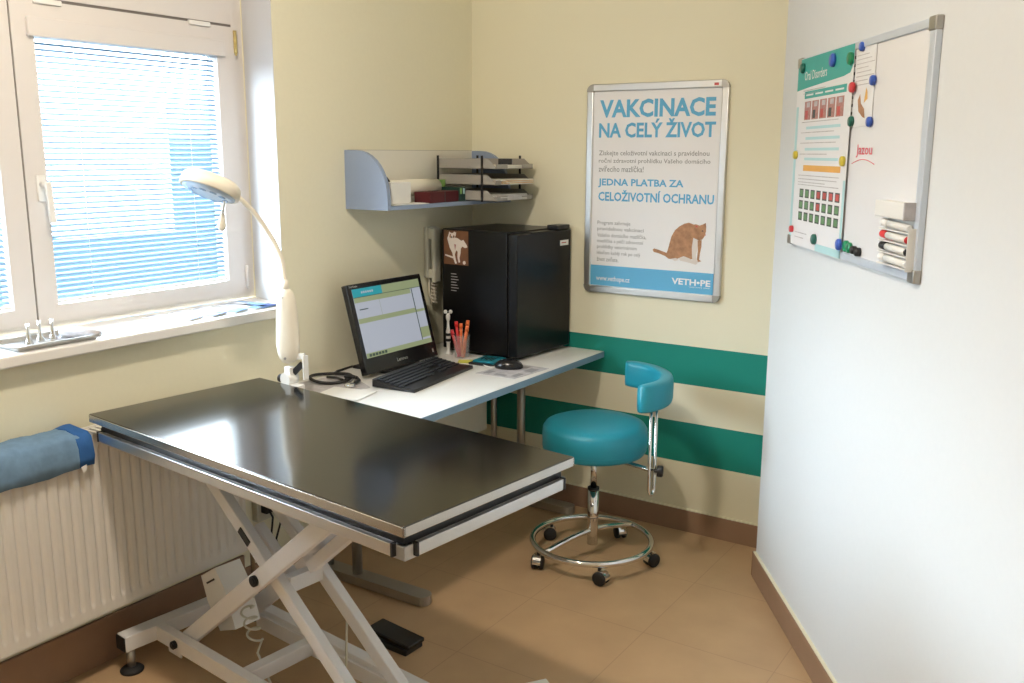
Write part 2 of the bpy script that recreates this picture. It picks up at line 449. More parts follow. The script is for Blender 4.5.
# folded blue cover over the radiator top
def cloth(y0, y1, mtl, over=0.):
    b = MB(); prof = [(.012, .73), (.012, .77), (.018, .79), (.04, .797+over), (.09, .797+over), (.125, .794+over), (.137+over, .786), (.142+over, .76), (.141+over, .73), (.139+over, .705)]
    n = 40; rows = []
    for i in range(n+1):
        y = y0+(y1-y0)*i/n; r = []
        for k, (x, z) in enumerate(prof):
            w = .0035*math.sin(y*37+k*1.3)+.003*math.sin(y*83+k*2.1)
            r.append(b.bm.verts.new((x+w*(k > 4), y, z+w*.6+(.006*math.sin(y*9) if k == len(prof)-1 else 0))))
        rows.append(r)
    fs = [b.bm.faces.new((rows[i][k], rows[i][k+1], rows[i+1][k+1], rows[i+1][k])) for i in range(n) for k in range(len(prof)-1)]
    b._fin(fs, mtl, True); return b
tw = thing('radiator_cover_cloth', 'folded blue cloth draped over the radiator top', 'cloth', (0, 0, 0))
o = cloth(-2.95, -2.115, M['towel']).build('cloth', tw)
md = o.modifiers.new('thick', 'SOLIDIFY'); md.thickness = .006; md.offset = 1
o = cloth(-2.13, -2.085, M['towel2'], .002).build('hem', tw); md = o.modifiers.new('thick', 'SOLIDIFY'); md.thickness = .006; md.offset = 1
o['label'] = 'darker blue end hem'
b = MB(); b.poly([(.152, -2.13, .708), (.152, -2.112, .712), (.153, -2.115, .695), (.153, -2.125, .69)], M['paper']); b.build('white_tag', tw)

# ------------------------------------------------------------------ examination table
TH = R(-6.2)
TC = Vector((.805, -1.856, 0))
tb = thing('examination_table', 'white scissor lift examination table with dark steel top', 'examination table', TC, TH)
L2, W2 = .648, .293
b = MB(); b.box((-L2, -W2, .838), (L2, W2, .85), M['steel'], bev=.002)
b.build('steel_top', tb)
b = MB()
e_ = .0015
for (lo, hi) in (((-L2-e_, -W2-e_, .826), (L2+e_, -W2+.006, .8475)), ((-L2-e_, W2-.006, .826), (L2+e_, W2+e_, .8475)), ((-L2-e_, -W2-e_, .826), (-L2+.006, W2+e_, .8475)), ((L2-.006, -W2-e_, .826), (L2+e_, W2+e_, .8475))):
    b.box(lo, hi, M['steeledge'], bev=.0015)
b.box((-L2+.004, -W2+.004, .827), (L2-.004, W2-.004, .838), M['steeledge'])
b.build('top_rim', tb)
b = MB(); b.box((-L2+.022, -W2+.022, .790), (L2-.022, W2-.022, .827), M['black']); b.build('spacer', tb)
b = MB(); f = .014
for (lo, hi) in (((-L2+f, -W2+f, .765), (L2-f, -W2+f+.03, .797)), ((-L2+f, W2-f-.03, .765), (L2-f, W2-f, .797)), ((-L2+f, -W2+f, .765), (-L2+f+.03, W2-f, .797)), ((L2-f-.03, -W2+f, .765), (L2-f, W2-f, .797))):
    b.box(lo, hi, M['white_metal'], bev=.002)
b.build('table_frame', tb)
def rail(a, c):
    b = MB(); a, c = Vector(a), Vector(c); d = (c-a).normalized()
    b.bar(a, c, .010, .027, M['alu'], bev=.0012); r = b.build('accessory_rail', tb)
    for p, q in ((a-d*.006, a), (c, c+d*.006)):
        b = MB(); b.bar(p, q, .013, .030, M['black']); b.build('end_cap', r)
zr = .7865; g = .005
rail((-L2+.035, -W2+f-g, zr), (L2-.045, -W2+f-g, zr))
rail((-L2+.045, W2-f+g, zr), (L2-.045, W2-f+g, zr))
rail((L2-f+g, -W2+.045, zr), (L2-f+g, W2-.035, zr))
rail((-L2+f-g, -W2+.035, zr), (-L2+f-g, W2-.035, zr))
# base frame
WM = M['white_metal']
for sgn in (-1, 1):
    u = .672*sgn
    b = MB(); b.box((u-.026, -.243, .075), (u+.026, .243, .125), WM, bev=.003); cb = b.build('cross_beam', tb)
    for v in (-1, 1):
        b = MB(); b.box((u-.024, v*.2435, .077), (u+.024, v*.249, .123), M['black'], bev=.002); b.build('end_cap', cb)
        b = MB(); b.cyl((u+.01, v*.222, .010), (u+.01, v*.222, .078), .013, M['grey_metal'])
        b.lathe([(0, 0), (.034, 0), (.036, .006), (.03, .012), (.012, .018), (0, .018)], M['rubber'], T=Matrix.Translation((u+.01, v*.222, 0)))
        b.build('levelling_foot', tb)
for v0, v1 in ((-.142, -.110), (.14, .18)):
    b = MB(); b.box((-.646, v0, .075), (.646, v1, .125), WM, bev=.003)
    if v0 > 0: b.box((-.50, .128, .06), (.50, .138, .108), WM)
    else: b.box((-.59, v0+.006, .055), (-.52, v0+.012, .10), WM, bev=.002)
    b.build('base_rail', tb)
for u0 in (-.25, .30):
    b = MB(); b.box((u0, -.10, .065), (u0+.04, .14, .11), WM, bev=.003); b.build('base_cross_bar', tb)
# scissor arms
def arm(a, c, v, w=.022, h=.056, nm='scissor_arm'):
    b = MB(); b.bar((a[0], v, a[1]), (c[0], v, c[1]), w, h, WM, bev=.004); return b.build(nm, tb)
arm((-.538, .100), (.292, .775), -.094, .024, .052)
arm((-.538, .100), (.292, .775), .122, .024, .052)
arm((-.545, .748), (.385, .035), -.058, .030, .043)
arm((-.545, .748), (.385, .035), .082, .030, .043)
b = MB(); b.bar((-.085, -.045, .405), (-.085, .070, .405), .030, .045, WM); b.build('arm_cross_bar', tb)
b = MB(); b.bar((.0, -.083, .545), (.0, .112, .545), .03, .045, WM); b.build('arm_cross_bar', tb)
b = MB(); b.bar((-.28, .0, .51), (-.10, .0, .38), .03, .04, WM, bev=.004); b.bar((-.03, 0, .46), (.30, 0, .74), .034, .034, WM, bev=.003)
b.build('lifting_link', tb)
for (u, z, v0, v1, r) in ((-.150, .418, -.116, -.105, .016), (-.537, .10, -.153, -.141, .013), (.272, .757, -.116, -.105, .013)):
    b = MB(); b.cyl((u, v0, z), (u, v1, z), r, M['black']); b.cyl((u, v0-.003, z), (u, v0, z), r*.7, M['black']); b.build('pivot_bolt', tb)
b = MB(); b.box((-.25, -.0765, .485), (-.228, -.0732, .54), M['black'], T=Matrix.Translation((-.24, 0, .512)) @ Matrix.Rotation(R(-52), 4, 'Y') @ Matrix.Translation((.24, 0, -.512))); b.build('slot_cap', tb)
b = MB(); b.cyl((-.265, -.02, .495), (-.265, -.03, .495), .011, M['grey_metal']); b.build('link_pin', tb)
# white drive housing under the top
T = Matrix.Translation((-.452, .005, .228)) @ Matrix.Rotation(R(-32), 4, 'Y') @ Matrix.Scale(.82, 4)
b = MB(); b.prism([T @ Vector(p) for p in ((-.065, -.05, -.10), (.045, -.05, -.12), (.07, -.05, .03), (.06, -.05, .12), (-.055, -.05, .12), (-.075, -.05, .02))], T.to_3x3() @ Vector((0, .11, 0)), M['white'])
dh = b.build('drive_housing', tb)
b = MB(); b.box((-.03, -.053, .08), (.03, -.0505, .087), M['black'], T=T); b.build('label_mark', dh)
# cable loop below the housing
b = MB(); pts = []
for k in range(60):
    a = k/59; ang = a*2*PI*3.2
    pts.append((-.33+.022*math.cos(ang)+.04*a, -.02+.02*math.sin(ang), .25-.10*a))
pts += [(-.27, -.03, .12), (-.18, -.04, .03), (-.05, -.02, .012), (.0, .06, .03), (-.02, .1, .12), (-.03, .12, .3)]
b.tube(pts, .0035, M['phonegrey'], n=6); b.build('cable', tb)

# foot pedal standing on the floor beyond the table
pd = thing('foot_pedal', 'black foot pedal on the floor behind the table base', 'pedal', (.70, -1.425, 0), R(-2))
b = MB(); b.box((-.09, -.042, .0), (.085, .042, .022), M['black'], bev=.004); b.build('base', pd)
T = Matrix.Translation((0, 0, .035)) @ Matrix.Rotation(R(4), 4, 'Y')
b = MB(); b.box((-.09, -.040, -.006), (.095, .040, .008), M['blackgloss'], T=T, bev=.004); b.build('treadle', pd)
b = MB(); b.box((-.085, -.02, .018), (-.06, .02, .032), M['black']); b.build('pivot', pd)
b = MB(); b.box((-.055, -.09, 0), (.055, .09, .022), M['white'], bev=.004)
fl = thing('floor_switch', 'small white switch box on the floor at bottom edge', 'switch', (1.235, -1.46, 0), R(-35))
b.build('body', fl); b = MB(); b.box((-.052, .0895, .003), (.052, .0915, .012), M['black']); b.build('edge_strip', fl)

# ------------------------------------------------------------------ examination lamp clamped to the table edge
lp = thing('examination_lamp', 'ivory gooseneck examination lamp clamped to the table edge', 'lamp', (.305, -1.467, .742))
o3 = Vector((.305, -1.475, .742))
def W(p): return Vector(p)-o3
b = MB()
prof = []
# elongated flat housing: stack of rounded sections
def section(z, w, d):
    return [Vector((w*math.cos(a)*(1 if abs(math.cos(a)) < .9 else 1), d*math.sin(a), z)) for a in [2*PI*k/20 for k in range(20)]]
secs = [(0.166, .006, .006), (.170, .020, .014), (.182, .030, .020), (.20, .036, .024), (.235, .0385, .025), (.28, .037, .024), (.34, .034, .022), (.38, .030, .020), (.403, .023, .016), (.413, .014, .011), (.417, .006, .005)]
q = R(38)
rings = []
for z, w, d in secs:
    rings.append([b.bm.verts.new((p.x*math.cos(q)-p.y*math.sin(q), p.x*math.sin(q)+p.y*math.cos(q), p.z)) for p in section(z, w, d)])
fs = [b.bm.faces.new((A[j], A[(j+1) % 20], B[(j+1) % 20], B[j])) for A, B in zip(rings, rings[1:]) for j in range(20)]
fs += [b.bm.faces.new(rings[0][::-1]), b.bm.faces.new(rings[-1])]
b._fin(fs, M['ivory'], True); hs = b.build('housing', lp)
b = MB(); b.cyl((.02, -.036, .19), (.018, -.033, .19), .004, M['grey_metal']); b.cyl((.018, -.036, .39), (.018, -.03, .39), .002, M['grey_metal']); b.build('screw', hs)
b = MB()
neck = [W(p) for p in ((.305, -1.475, 1.155), (.300, -1.475, 1.20), (.296, -1.477, 1.245), (.285, -1.487, 1.29), (.272, -1.505, 1.335), (.262, -1.53, 1.378), (.256, -1.56, 1.415), (.25, -1.60, 1.452), (.245, -1.64, 1.478), (.240, -1.665, 1.49))]
def smoothpath(pts, n=4):
    out = []
    P_ = [pts[0]]+pts+[pts[-1]]
    for i in range(1, len(P_)-2):
        for k in range(n):
            t = k/n; p0, p1, p2, p3 = P_[i-1], P_[i], P_[i+1], P_[i+2]
            out.append(.5*((2*p1)+(-p0+p2)*t+(2*p0-5*p1+4*p2-p3)*t*t+(-p0+3*p1-3*p2+p3)*t**3))
    out.append(pts[-1]); return out
sp_ = smoothpath(neck)
b.tube(sp_, [.0078]*len(sp_), M['ivory'], n=14); b.cyl(W((.305, -1.475, 1.15)), W((.302, -1.475, 1.185)), .011, M['ivory']); b.build('gooseneck', lp)
# head
CAMP = Vector((2.578, -3.591, 1.593)); yaw, pit, rol = R(33.253), R(11.386), R(.233)
Fv = Vector((-math.sin(yaw)*math.cos(pit), math.cos(yaw)*math.cos(pit), -math.sin(pit)))
Rv = Vector((math.cos(yaw), math.sin(yaw), 0)); Uv = Rv.cross(Fv)
hc = Vector((.246, -1.722, 1.495))+Rv*.016+Vector((0, 0, -.006))
nz_ = Vector((.15, -.28, -.93)).normalized()     # lens looks down, a little towards the room
nz_ = (-.93*Vector((0, 0, 1)) - .27*Rv - .36*Vector((Fv.x, Fv.y, 0)).normalized()).normalized()
xx = nz_.orthogonal().normalized(); yy = nz_.cross(xx)
HT = Matrix(((xx.x, yy.x, nz_.x, hc.x-o3.x), (xx.y, yy.y, nz_.y, hc.y-o3.y), (xx.z, yy.z, nz_.z, hc.z-o3.z), (0, 0, 0, 1)))
b = MB(); b.lathe([(0, -.030), (.05, -.029), (.076, -.025), (.086, -.016), (.089, -.004), (.089, .016), (.085, .019), (.078, .017)], M['ivory'], 48, HT); hd = b.build('lamp_head', lp)
b = MB(); b.lathe([(.080, .012), (.079, .020), (.06, .026), (.03, .029), (0, .030)], M['lens'], 40, HT); b.build('lens', hd)
b = MB()
for a in range(10):
    r0 = .05; c = HT @ Vector((r0*math.cos(a*PI/5), r0*math.sin(a*PI/5), .0265)); b.lathe([(.011, 0), (.011, .001), (.004, .0015), (0, .0015)], M['tealglass'], 12, Matrix.Translation(c) @ nz_.to_track_quat('Z', 'Y').to_matrix().to_4x4())
b.build('led_array', hd)
b = MB(); b.tube([HT @ Vector(p) for p in ((0, 0, 0),)] if 0 else [W((.293, -1.685, 1.475)), W((.283, -1.695, 1.41))], .0035, M['white'], n=10)
hb = W((.283, -1.695, 1.41))
b.tube([hb, hb+Vector((-.001, -.001, -.012)), hb+Vector((-.003, -.003, -.035)), hb+Vector((-.0035, -.0035, -.048)), hb+Vector((-.004, -.004, -.053))], [.005, .008, .0125, .010, .003], M['ivory'], n=14)
b.build('aiming_handle', lp)
# clamp
b = MB(); b.box((-.012, -.012, .10), (.016, .012, .155), M['white'], bev=.003)
b.tube([(.0, -.022, .115), (.0, .022, .115)], .022, M['white'], n=20)
b.bar((.055, .02, .115), (.055, .02, .195), .006, .022, M['white'], bev=.001); b.bar((.0, .006, .187), (.055, .02, .193), .008, .02, M['white'], bev=.001)
b.box((-.012, -.03, .0), (.058, .012, .10), M['white'], bev=.003)
cl = b.build('clamp', lp)
b = MB(); b.bar((.016, .004, .135), (.05, .012, .168), .006, .02, M['black']); b.build('clamp_lever', cl); b = MB(); b.tube([(-.03, .0, .11), (-.045, 0, .11)], .014, M['black'], n=14); b.build('clamp_knob', cl)

# ------------------------------------------------------------------ desk
DX, DY = .709, 1.46
dk = thing('desk', 'white corner desk with light blue edge on grey metal legs', 'desk', (0, -DY/2, 0))
yh = DY/2
b = MB(); b.box((.003, -yh, .714), (DX-.003, yh-.002, .740), M['desk']); dt = b.build('desktop', dk)
b = MB(); b.box((DX-.003, -yh, .714), (DX, yh-.002, .7395), M['blueedge']); b.box((.003, -yh-.002, .714), (DX, -yh, .7395), M['blueedge']); eb = b.build('edge_band', dt); eb['label'] = 'light blue edge band'
b = MB(); b.box((.165, -yh+.32, .335), (.183, yh-.15, .714), M['panel']); b.build('modesty_panel', dk)
for yy_, xa, xb in ((-1.155+yh, .15, .29), (-.115+yh, .2, .35)):
    fr = None
    b = MB(); T = Matrix.Translation((0, yy_, 0))
    pts = []
    for k in range(9):
        a = -PI/2+PI*k/8; pts.append((.60+.033*math.cos(a), .033*math.sin(a)))
    pts += [(.10, .033), (.10, -.033)]
    b.prism([(x, y+yy_, .006) for x, y in pts], (0, 0, .034), M['grey_metal']); 
    b.box((.11, yy_-.02, 0), (.13, yy_+.02, .007), M['rubber']); b.box((.56, yy_-.02, 0), (.60, yy_+.02, .007), M['rubber'])
    lg = b.build('leg_foot', dk)
    for x, r in ((xa, .014), (xb, .019)):
        b = MB(); b.cyl((x, yy_, .038), (x, yy_, .69), r, M['grey_metal']); b.build('leg', dk)
    b = MB(); b.box((.08, yy_-.025, .69), (.60, yy_+.025, .714), M['grey_metal'], bev=.002); b.build('leg_bracket', dk)

# monitor
mo = thing('computer_monitor', 'black computer monitor switched on at the back of the desk', 'monitor', (.11, -.762, .742), R(90))
# local: x -> +y world, y -> -x world, faces -y local = +x world
tilt = R(-15.5)
MT = Matrix.Translation((0, -.098, .015)) @ Matrix.Rotation(tilt, 4, 'X')
b = MB(); b.box((-.222, 0, 0), (.222, .028, .352), M['blackgloss'], T=MT, bev=.004)
b.box((-.19, .028, .03), (.19, .052, .32), M['black'], T=MT, bev=.008); mc = b.build('casing', mo)
SX0, SX1, SZ0, SZ1 = -.200, .200, .062, .332
b = MB(); b.box((SX0, -.0012, SZ0), (SX1, 0, SZ1), M['screenwhite'], T=MT)
def sr(x0, x1, z0, z1, m_, lift=.0004):
    W_, H_ = SX1-SX0, SZ1-SZ0
    b.box((SX0+x0*W_, -.0012-lift, SZ0+z0*H_), (SX0+x1*W_, -.0012, SZ0+z1*H_), m_, T=MT)
sr(0, .42, .88, 1, M['screenteal']); sr(.42, 1, .88, 1, M['screengreen']); sr(.0, .84, .80, .88, M['screengreen']); sr(0, 1, .872, .88, M['screendark'], .0008)
sr(0, .86, .50, .57, M['screengreen']); sr(0, 1, 0, .07, M['screengreen']); sr(.855, .865, .07, .88, M['screendark'], .0008); sr(.865, 1, .50, .54, M['screengreen']); sr(.865, 1, .1, .26, M['screengreen'])
sr(.05, .17, .69, .705, M['screendark']); sr(.35, .353, .57, .80, M['screengreen'])
for k in range(6): sr(.04+k*.045, .07+k*.045, .015, .055, M['screendark'], .001)
for k in range(6): sr(.12+k*.03, .14+k*.03, .925, .955, M['screenwhite'], .001)
b.build('screen', mo)
b = MB(); b.text('Lenovo', (-.035, .03, .022, .036), M['alu'], .01, y=-.0008)
b.text('ThinkCentre', (-.212, -.165, .339, .346), M['alu'], .005, y=-.0008)
for v in b.bm.verts: v.co = MT @ v.co
b.build('maker_lettering', mo)
b = MB(); b.box((.19, -.0015, .02), (.198, 0, .036), M['alu'], T=MT, bev=.0005); b.build('power_button', mo)
b = MB(); b.box((-.11, -.09, 0), (.11, .08, .012), M['black'], bev=.004); b.bar((0, .05, .01), (0, .0, .16), .10, .02, M['black'], up=(0, 1, 0), bev=.003); b.build('stand', mo)
b = MB(); b.tube([Vector(p) for p in ((-.18, .04, .02), (-.225, .05, .012), (-.235, .06, .006), (-.2, .08, .005), (-.1, .09, .005))], .004, M['black'], n=8); b.build('cable', mo)

# keyboard
kv = Vector((-.127, .992, 0)).normalized()
kb = thing('keyboard', 'black full size keyboard in front of the monitor', 'keyboard', (.365, -.83, .7405), math.atan2(kv.y, kv.x))
# local x = along length (to +y), local y = towards the wall
b = MB(); b.prism([(-.222, -.092, 0), (-.222, -.092, .012), (-.222, -.02, .014), (-.222, .09, .032), (-.222, .09, .004)], (.444, 0, 0), M['black']); b.build('body', kb)
b = MB(); random.seed(3)
for r_ in range(6):
    yk = -.028+r_*.0195; zk = .0155+(yk+.02)*.164
    x = -.214; 
    if r_ == 0:
        ws = [.022, .018, .018, .11, .018, .018, .024]
    else:
        ws = [.0172]*15
    for wk in ws:
        b.box((x, yk-.0078, zk-.002), (x+wk-.0025, yk+.0078, zk+.0045), M['key'], bev=.0012); x += wk+.0008
    for k in range(3):
        if not (r_ in (2,)): b.box((.062+k*.0185, yk-.0078, zk-.002), (.0775+k*.0185, yk+.0078, zk+.0045), M['key'], bev=.0012)
    for k in range(4):
        b.box((.130+k*.0205, yk-.0078, zk-.002), (.147+k*.0205, yk+.0078, zk+.0045), M['key'], bev=.0012)
b.build('keycaps', kb)
b = MB()
for k in range(4): b.box((.135+k*.018, .083, .0312), (.143+k*.018, .086, .0322), M['alu'])
b.build('indicator_marks', kb)

# mouse on a printed leaflet
b = MB(); c4 = [(.485, -.665), (.665, -.655), (.685, -.43), (.515, -.43)]
b.prism([(x-.58, y+.54, 0) for x, y in c4], (0, 0, .0012), M['leafgrey'])
for q_ in ((-.075, -.10, -.045, -.05), (-.02, -.105, .03, -.08), (.045, .01, .085, .07), (.05, -.09, .075, -.03), (-.02, .06, .03, .09)): b.box((q_[0], q_[1], .0012), (q_[2], q_[3], .0016), M['printgrey'])
lf = single(b, 'printed_leaflet', 'grey printed leaflet lying under the computer mouse', 'leaflet', (.58, -.54, .7405))
ms_ = thing('computer_mouse', 'black computer mouse on the grey leaflet', 'mouse', (.55, -.52, .742), R(208))
b = MB(); T = Matrix.Translation((0, 0, 0)) @ Matrix.Diagonal((1.05, .62, .66, 1))
b.lathe([(0, 0), (.050, 0), (.055, .006), (.055, .018), (.048, .036), (.034, .050), (.018, .057), (0, .059)], M['blackgloss'], 32, T); b.build('shell', ms_)
b = MB(); b.tube([(.035, 0, .026), (.045, 0, .022)], .004, M['alu'], n=10); b.box((.0, -.0005, .033), (.03, .0005, .0365), M['alu']); b.build('scroll_wheel', ms_)
b = MB(); b.tube([Vector(p) for p in ((.052, 0, .006), (.075, .004, .004), (.095, -.012, .004), (.11, -.04, .004))], .002, M['paper'], n=6); b.build('cable', ms_)

# black/teal small box, pale card, sticky notes, pen cup
b = MB(); b.box((-.055, -.075, 0), (.055, .075, .008), M['black'], bev=.002); 
tp = thing('wallet', 'small black case with teal cover beside the mouse', 'case', (.418, -.468, .7405), R(4))
b.build('case', tp); b = MB(); b.box((-.045, -.058, .008), (.052, .05, .016), M['tealpad'], bev=.002); b.build('teal_cover', tp)
b = MB()
for k in range(5): b.tube([(-.02+.012*k, -.035+.01*(k % 2), .0165), (-.03+.014*k, .03-.008*(k % 2), .0165)], .0022, M['black'], n=6)
b.build('dark_scribble', tp)
b = MB()
for k in range(4): b.box((-.03, -.02, .0015*k), (.03, .02, .0015*k+.0012), M['yellow'] if k < 3 else M['yellow'], T=Matrix.Rotation(R(4*k), 4, 'Z'))
single(b, 'sticky_notes', 'small yellow note pad between pen cup and keyboard', 'note pad', (.335, -.52, .7405), R(20))
b = MB(); b.box((-.035, -.03, 0), (.035, .03, .002), M['paper']); single(b, 'paper_slip', 'small pale paper slip behind the yellow note pad', 'paper', (.325, -.465, .7405), R(10))
cup = thing('pen_cup', 'clear plastic cup standing between keyboard and black fridge', 'cup', (.272, -.462, .7405))
b = MB(); b.lathe([(0, .002), (.028, .002), (.03, .004), (.036, .10), (.0345, .10), (.0285, .006), (0, .005)], M['clear'], 28); b.build('cup_body', cup)
specs = [('orange', 'orange pen in the clear cup leaning towards the keyboard', -.004, .002, .14, -.004, .004), ('orange', 'orange pen in the clear cup, tallest of the two', .012, .006, .155, .02, .01), ('orange', 'shorter orange pen in the clear cup, nearer the mouse', .016, -.010, .135, .035, -.005), ('red', 'red pen with round red cap in the clear cup', -.008, -.008, .150, -.015, -.010), ('white', 'white pen leaning in the clear cup', -.004, .012, .125, -.02, .012), ('magred', 'thin bright red pen in the clear cup nearest the keyboard', -.014, -.014, .115, -.028, -.018)]
for k, (c_, lab, px_, py_, h_, tx, ty) in enumerate(specs):
    pn = thing('pen', lab, 'pen', (.272, -.462, .7465), 0, 'pens in the clear cup')
    b = MB(); b.tube([(px_*.6, py_*.6, .0), (px_+tx*.3, py_+ty*.3, h_*.6), (px_*.9+tx*.6, py_*.9+ty*.6, h_-.02)], .0065, M[c_], n=10); b.build('barrel', pn)
    b = MB(); b.tube([(px_*.9+tx*.6, py_*.9+ty*.6, h_-.02), (px_*.9+tx*.7, py_*.9+ty*.7, h_)], [.0085, .0075], M[c_], n=10); b.build('cap', pn)
# slim silver figurine
fg = thing('figurine', 'slim silver figurine with two ears against the black fridge', 'figurine', (.185, -.440, .7405))
b = MB(); b.lathe([(0, 0), (.016, 0), (.016, .008), (.008, .014), (.0075, .05), (.010, .055), (.010, .10), (.006, .12), (.005, .145), (.009, .155), (.010, .168), (.006, .178), (0, .18)], M['white'], 20); fb = b.build('body', fg)
for s_ in (-1, 1):
    b = MB(); b.lathe([(0, -.009), (.006, -.007), (.009, 0), (.006, .007), (0, .009)], M['white'], 14, Matrix.Translation((.011*s_*.85, .011*s_*.5, .186))); b.build('ear', fg)
b = MB()
for k in range(2): b.lathe([(.0106, 0), (.011, .002), (.011, .010), (.0106, .012)], M['black'], 20, Matrix.Translation((0, 0, .058+.024*k)))
b.build('dark_bands', fg)

# stethoscope and papers at the near end of the desk
b = MB(); b.prism([(-.07, -.12, 0), (.17, -.14, 0), (.18, .06, 0), (-.06, .15, 0)], (0, 0, .0015), M['leafgrey'])
single(b, 'paper_sheet', 'grey printed sheet under the stethoscope on the desk', 'paper', (.11, -1.10, .7405), R(-8))
b = MB(); b.box((-.09, -.07, 0), (.09, .07, .0014), M['paper']); single(b, 'white_paper_sheet', 'plain white sheet beside the stethoscope near the table edge', 'paper', (.29, -1.19, .7425), R(12))
st = thing('stethoscope', 'black stethoscope coiled on the desk beside the lamp', 'stethoscope', (.103, -1.07, .7445))
b = MB(); pts = [Vector((.080*math.cos(a), .076*math.sin(a), .008+.003*math.sin(2*a))) for a in [2*PI*k/40 for k in range(41)]]
b.tube(pts, .006, M['rubber'], n=10); b.build('tubing', st)
b = MB(); b.tube([Vector((.07, .0, .018)), Vector((.085, .02, .022)), Vector((.105, .03, .016)), Vector((.125, .02, .010)), Vector((.13, -.01, .008))], .0065, M['rubber'], n=10); b.build('yoke', st)
b = MB(); b.tube([Vector((.105, .025, .02)), Vector((.12, -.0, .014)), Vector((.135, -.03, .010))], .0035, M['chrome'], n=8); b.lathe([(0, 0), (.02, 0), (.022, .004), (.018, .010), (.006, .014), (0, .014)], M['chrome'], 24, Matrix.Translation((.135, -.04, .001))); b.build('chest_piece', st)
b = MB(); b.tube([Vector((.06, .0, .008)), Vector((.02, .01, .008)), Vector((-.02, .0, .007))], .005, M['black'], n=8); b.build('ear_tube', st)

# ------------------------------------------------------------------ mini fridge
fr = thing('mini_fridge', 'black mini fridge on the desk in the corner', 'fridge', (.512, -.405, .7405), R(-4))
# local origin = near front bottom corner, x to the room, y to the back wall
FD, FW, FH = .405, .392, .530
b = MB(); b.box((-FD, 0, .012), (-.052, FW, FH), M['fridge'], bev=.004)
b.box((-FD+.004, .004, FH), (-.056, FW-.004, FH+.003), M['fridge']); b.build('body', fr)
b = MB(); b.box((-.046, 0, .014), (0, FW, FH-.004), M['fridge'], bev=.006); dr = b.build('door', fr)
b = MB(); b.box((-.052, .008, .02), (-.046, FW-.008, FH-.01), M['rubber']); b.build('door_seal', fr)
b = MB(); b.box((-.045, .10, FH-.005), (.0, .26, FH-.001), M['black'], bev=.002); b.build('grip_recess', dr)
b = MB(); b.box((-.06, FW-.10, FH-.002), (-.002, FW-.008, FH+.018), M['black'], bev=.004); b.build('hinge_cover', fr)
b = MB(); b.box((.0002, FW-.085, FH-.07), (.0010, FW-.022, FH-.047), M['paper']); b.box((.001, FW-.075, FH-.060), (.0013, FW-.04, FH-.056), M['redprint']); st_ = b.build('white_sticker', dr); st_['label'] = 'small white sticker'
for x in (-FD+.03, -.06):
    for y in (.03, FW-.03):
        b = MB(); b.cyl((x, y, 0), (x, y, .014), .014, M['rubber']); b.build('foot', fr)
b = MB()
for k in range(7):
    z = .385-.012*k*1.0; b.box((-.355, -.0006, z-.045), (-.355+.03+.006*(k % 3), -.0002, z-.045+.003), M['leafgrey'])
b.build('small_lettering', fr)
# dog photo
T0 = Matrix.Translation((.512, -.405, .7405)) @ Matrix.Rotation(R(-4), 4, 'Z')
ph = thing('dog_photo', 'photo print of a running white dog on the fridge side', 'photo', T0 @ Vector((-.325, -.0015, .382)), R(-4))
b = MB(); b.box((-.068, 0, 0), (.068, .001, .145), M['dogbg']); b.build('print', ph)
b = MB()
def blob(pts, m_, y): b.poly([(x, y, z) for x, z in pts], m_)
blob([(-.040, .128), (-.036, .140), (-.028, .134), (-.016, .134), (-.008, .141), (.002, .137), (.000, .124), (-.006, .116), (.012, .113), (.030, .104), (.042, .108), (.060, .088), (.064, .078), (.050, .074), (.036, .080), (.028, .070), (.026, .05), (.020, .03), (.024, .012), (.014, .010), (.008, .034), (.010, .056), (.002, .062), (-.006, .044), (.000, .020), (.006, .006), (-.004, .004), (-.014, .024), (-.020, .05), (-.034, .070), (-.042, .092), (-.048, .110)], M['dogwhite'], -.0006)
blob([(.038, .014), (.044, .020), (.052, .018), (.055, .010), (.048, .003), (.040, .005)], M['dogwhite'], -.0006)
blob([(-.062, .036), (-.060, .042), (-.015, .034), (-.016, .026)], M['dogwhite'], -.0005)
blob([(-.036, .118), (-.033, .128), (-.027, .126), (-.026, .116), (-.031, .111)], M['catfur'], -.0008); blob([(-.016, .120), (-.011, .126), (-.006, .122), (-.008, .114), (-.013, .113)], M['dogbg'], -.0008); blob([(-.010, .088), (-.004, .060), (.002, .086)], M['pinkprint'], -.0008); blob([(-.027, .117), (-.022, .121), (-.017, .116), (-.022, .111)], M['darkprint'], -.0009); blob([(-.033, .128), (-.029, .131), (-.027, .126)], M['darkprint'], -.0009)
b.build('dog_picture', ph, norm=False)
# wall handset behind the fridge
hs_ = thing('wall_handset', 'pale wall phone handset hanging between fridge and left wall', 'handset', (0, -.335, 1.03), R(90))
b = MB(); b.box((-.035, -.022, .02), (.035, 0, .245), M['phonegrey'], bev=.006); b.build('base', hs_)
b = MB(); b.box((-.028, -.055, .0), (.022, -.034, .24), M['phonegrey'], bev=.009); b.box((-.028, -.04, .19), (.022, -.02, .24), M['phonegrey'], bev=.004); b.box((-.028, -.04, .02), (.022, -.02, .06), M['phonegrey'], bev=.004); b.build('receiver', hs_)
b = MB(); pts = [Vector((.0+.014*math.cos(k*.9), -.03+.012*math.sin(k*.9), .0-.0022*k)) for k in range(44)]; b.tube(pts, .003, M['ivory'], n=6)
b.tube([Vector((0, -.03, -.03)), Vector((.008, -.028, -.08)), Vector((-.004, -.02, -.10)), Vector((-.01, -.01, -.04)), Vector((-.01, -.01, .03))], .004, M['ivory'], n=6)
b.build('coiled_cord', hs_)

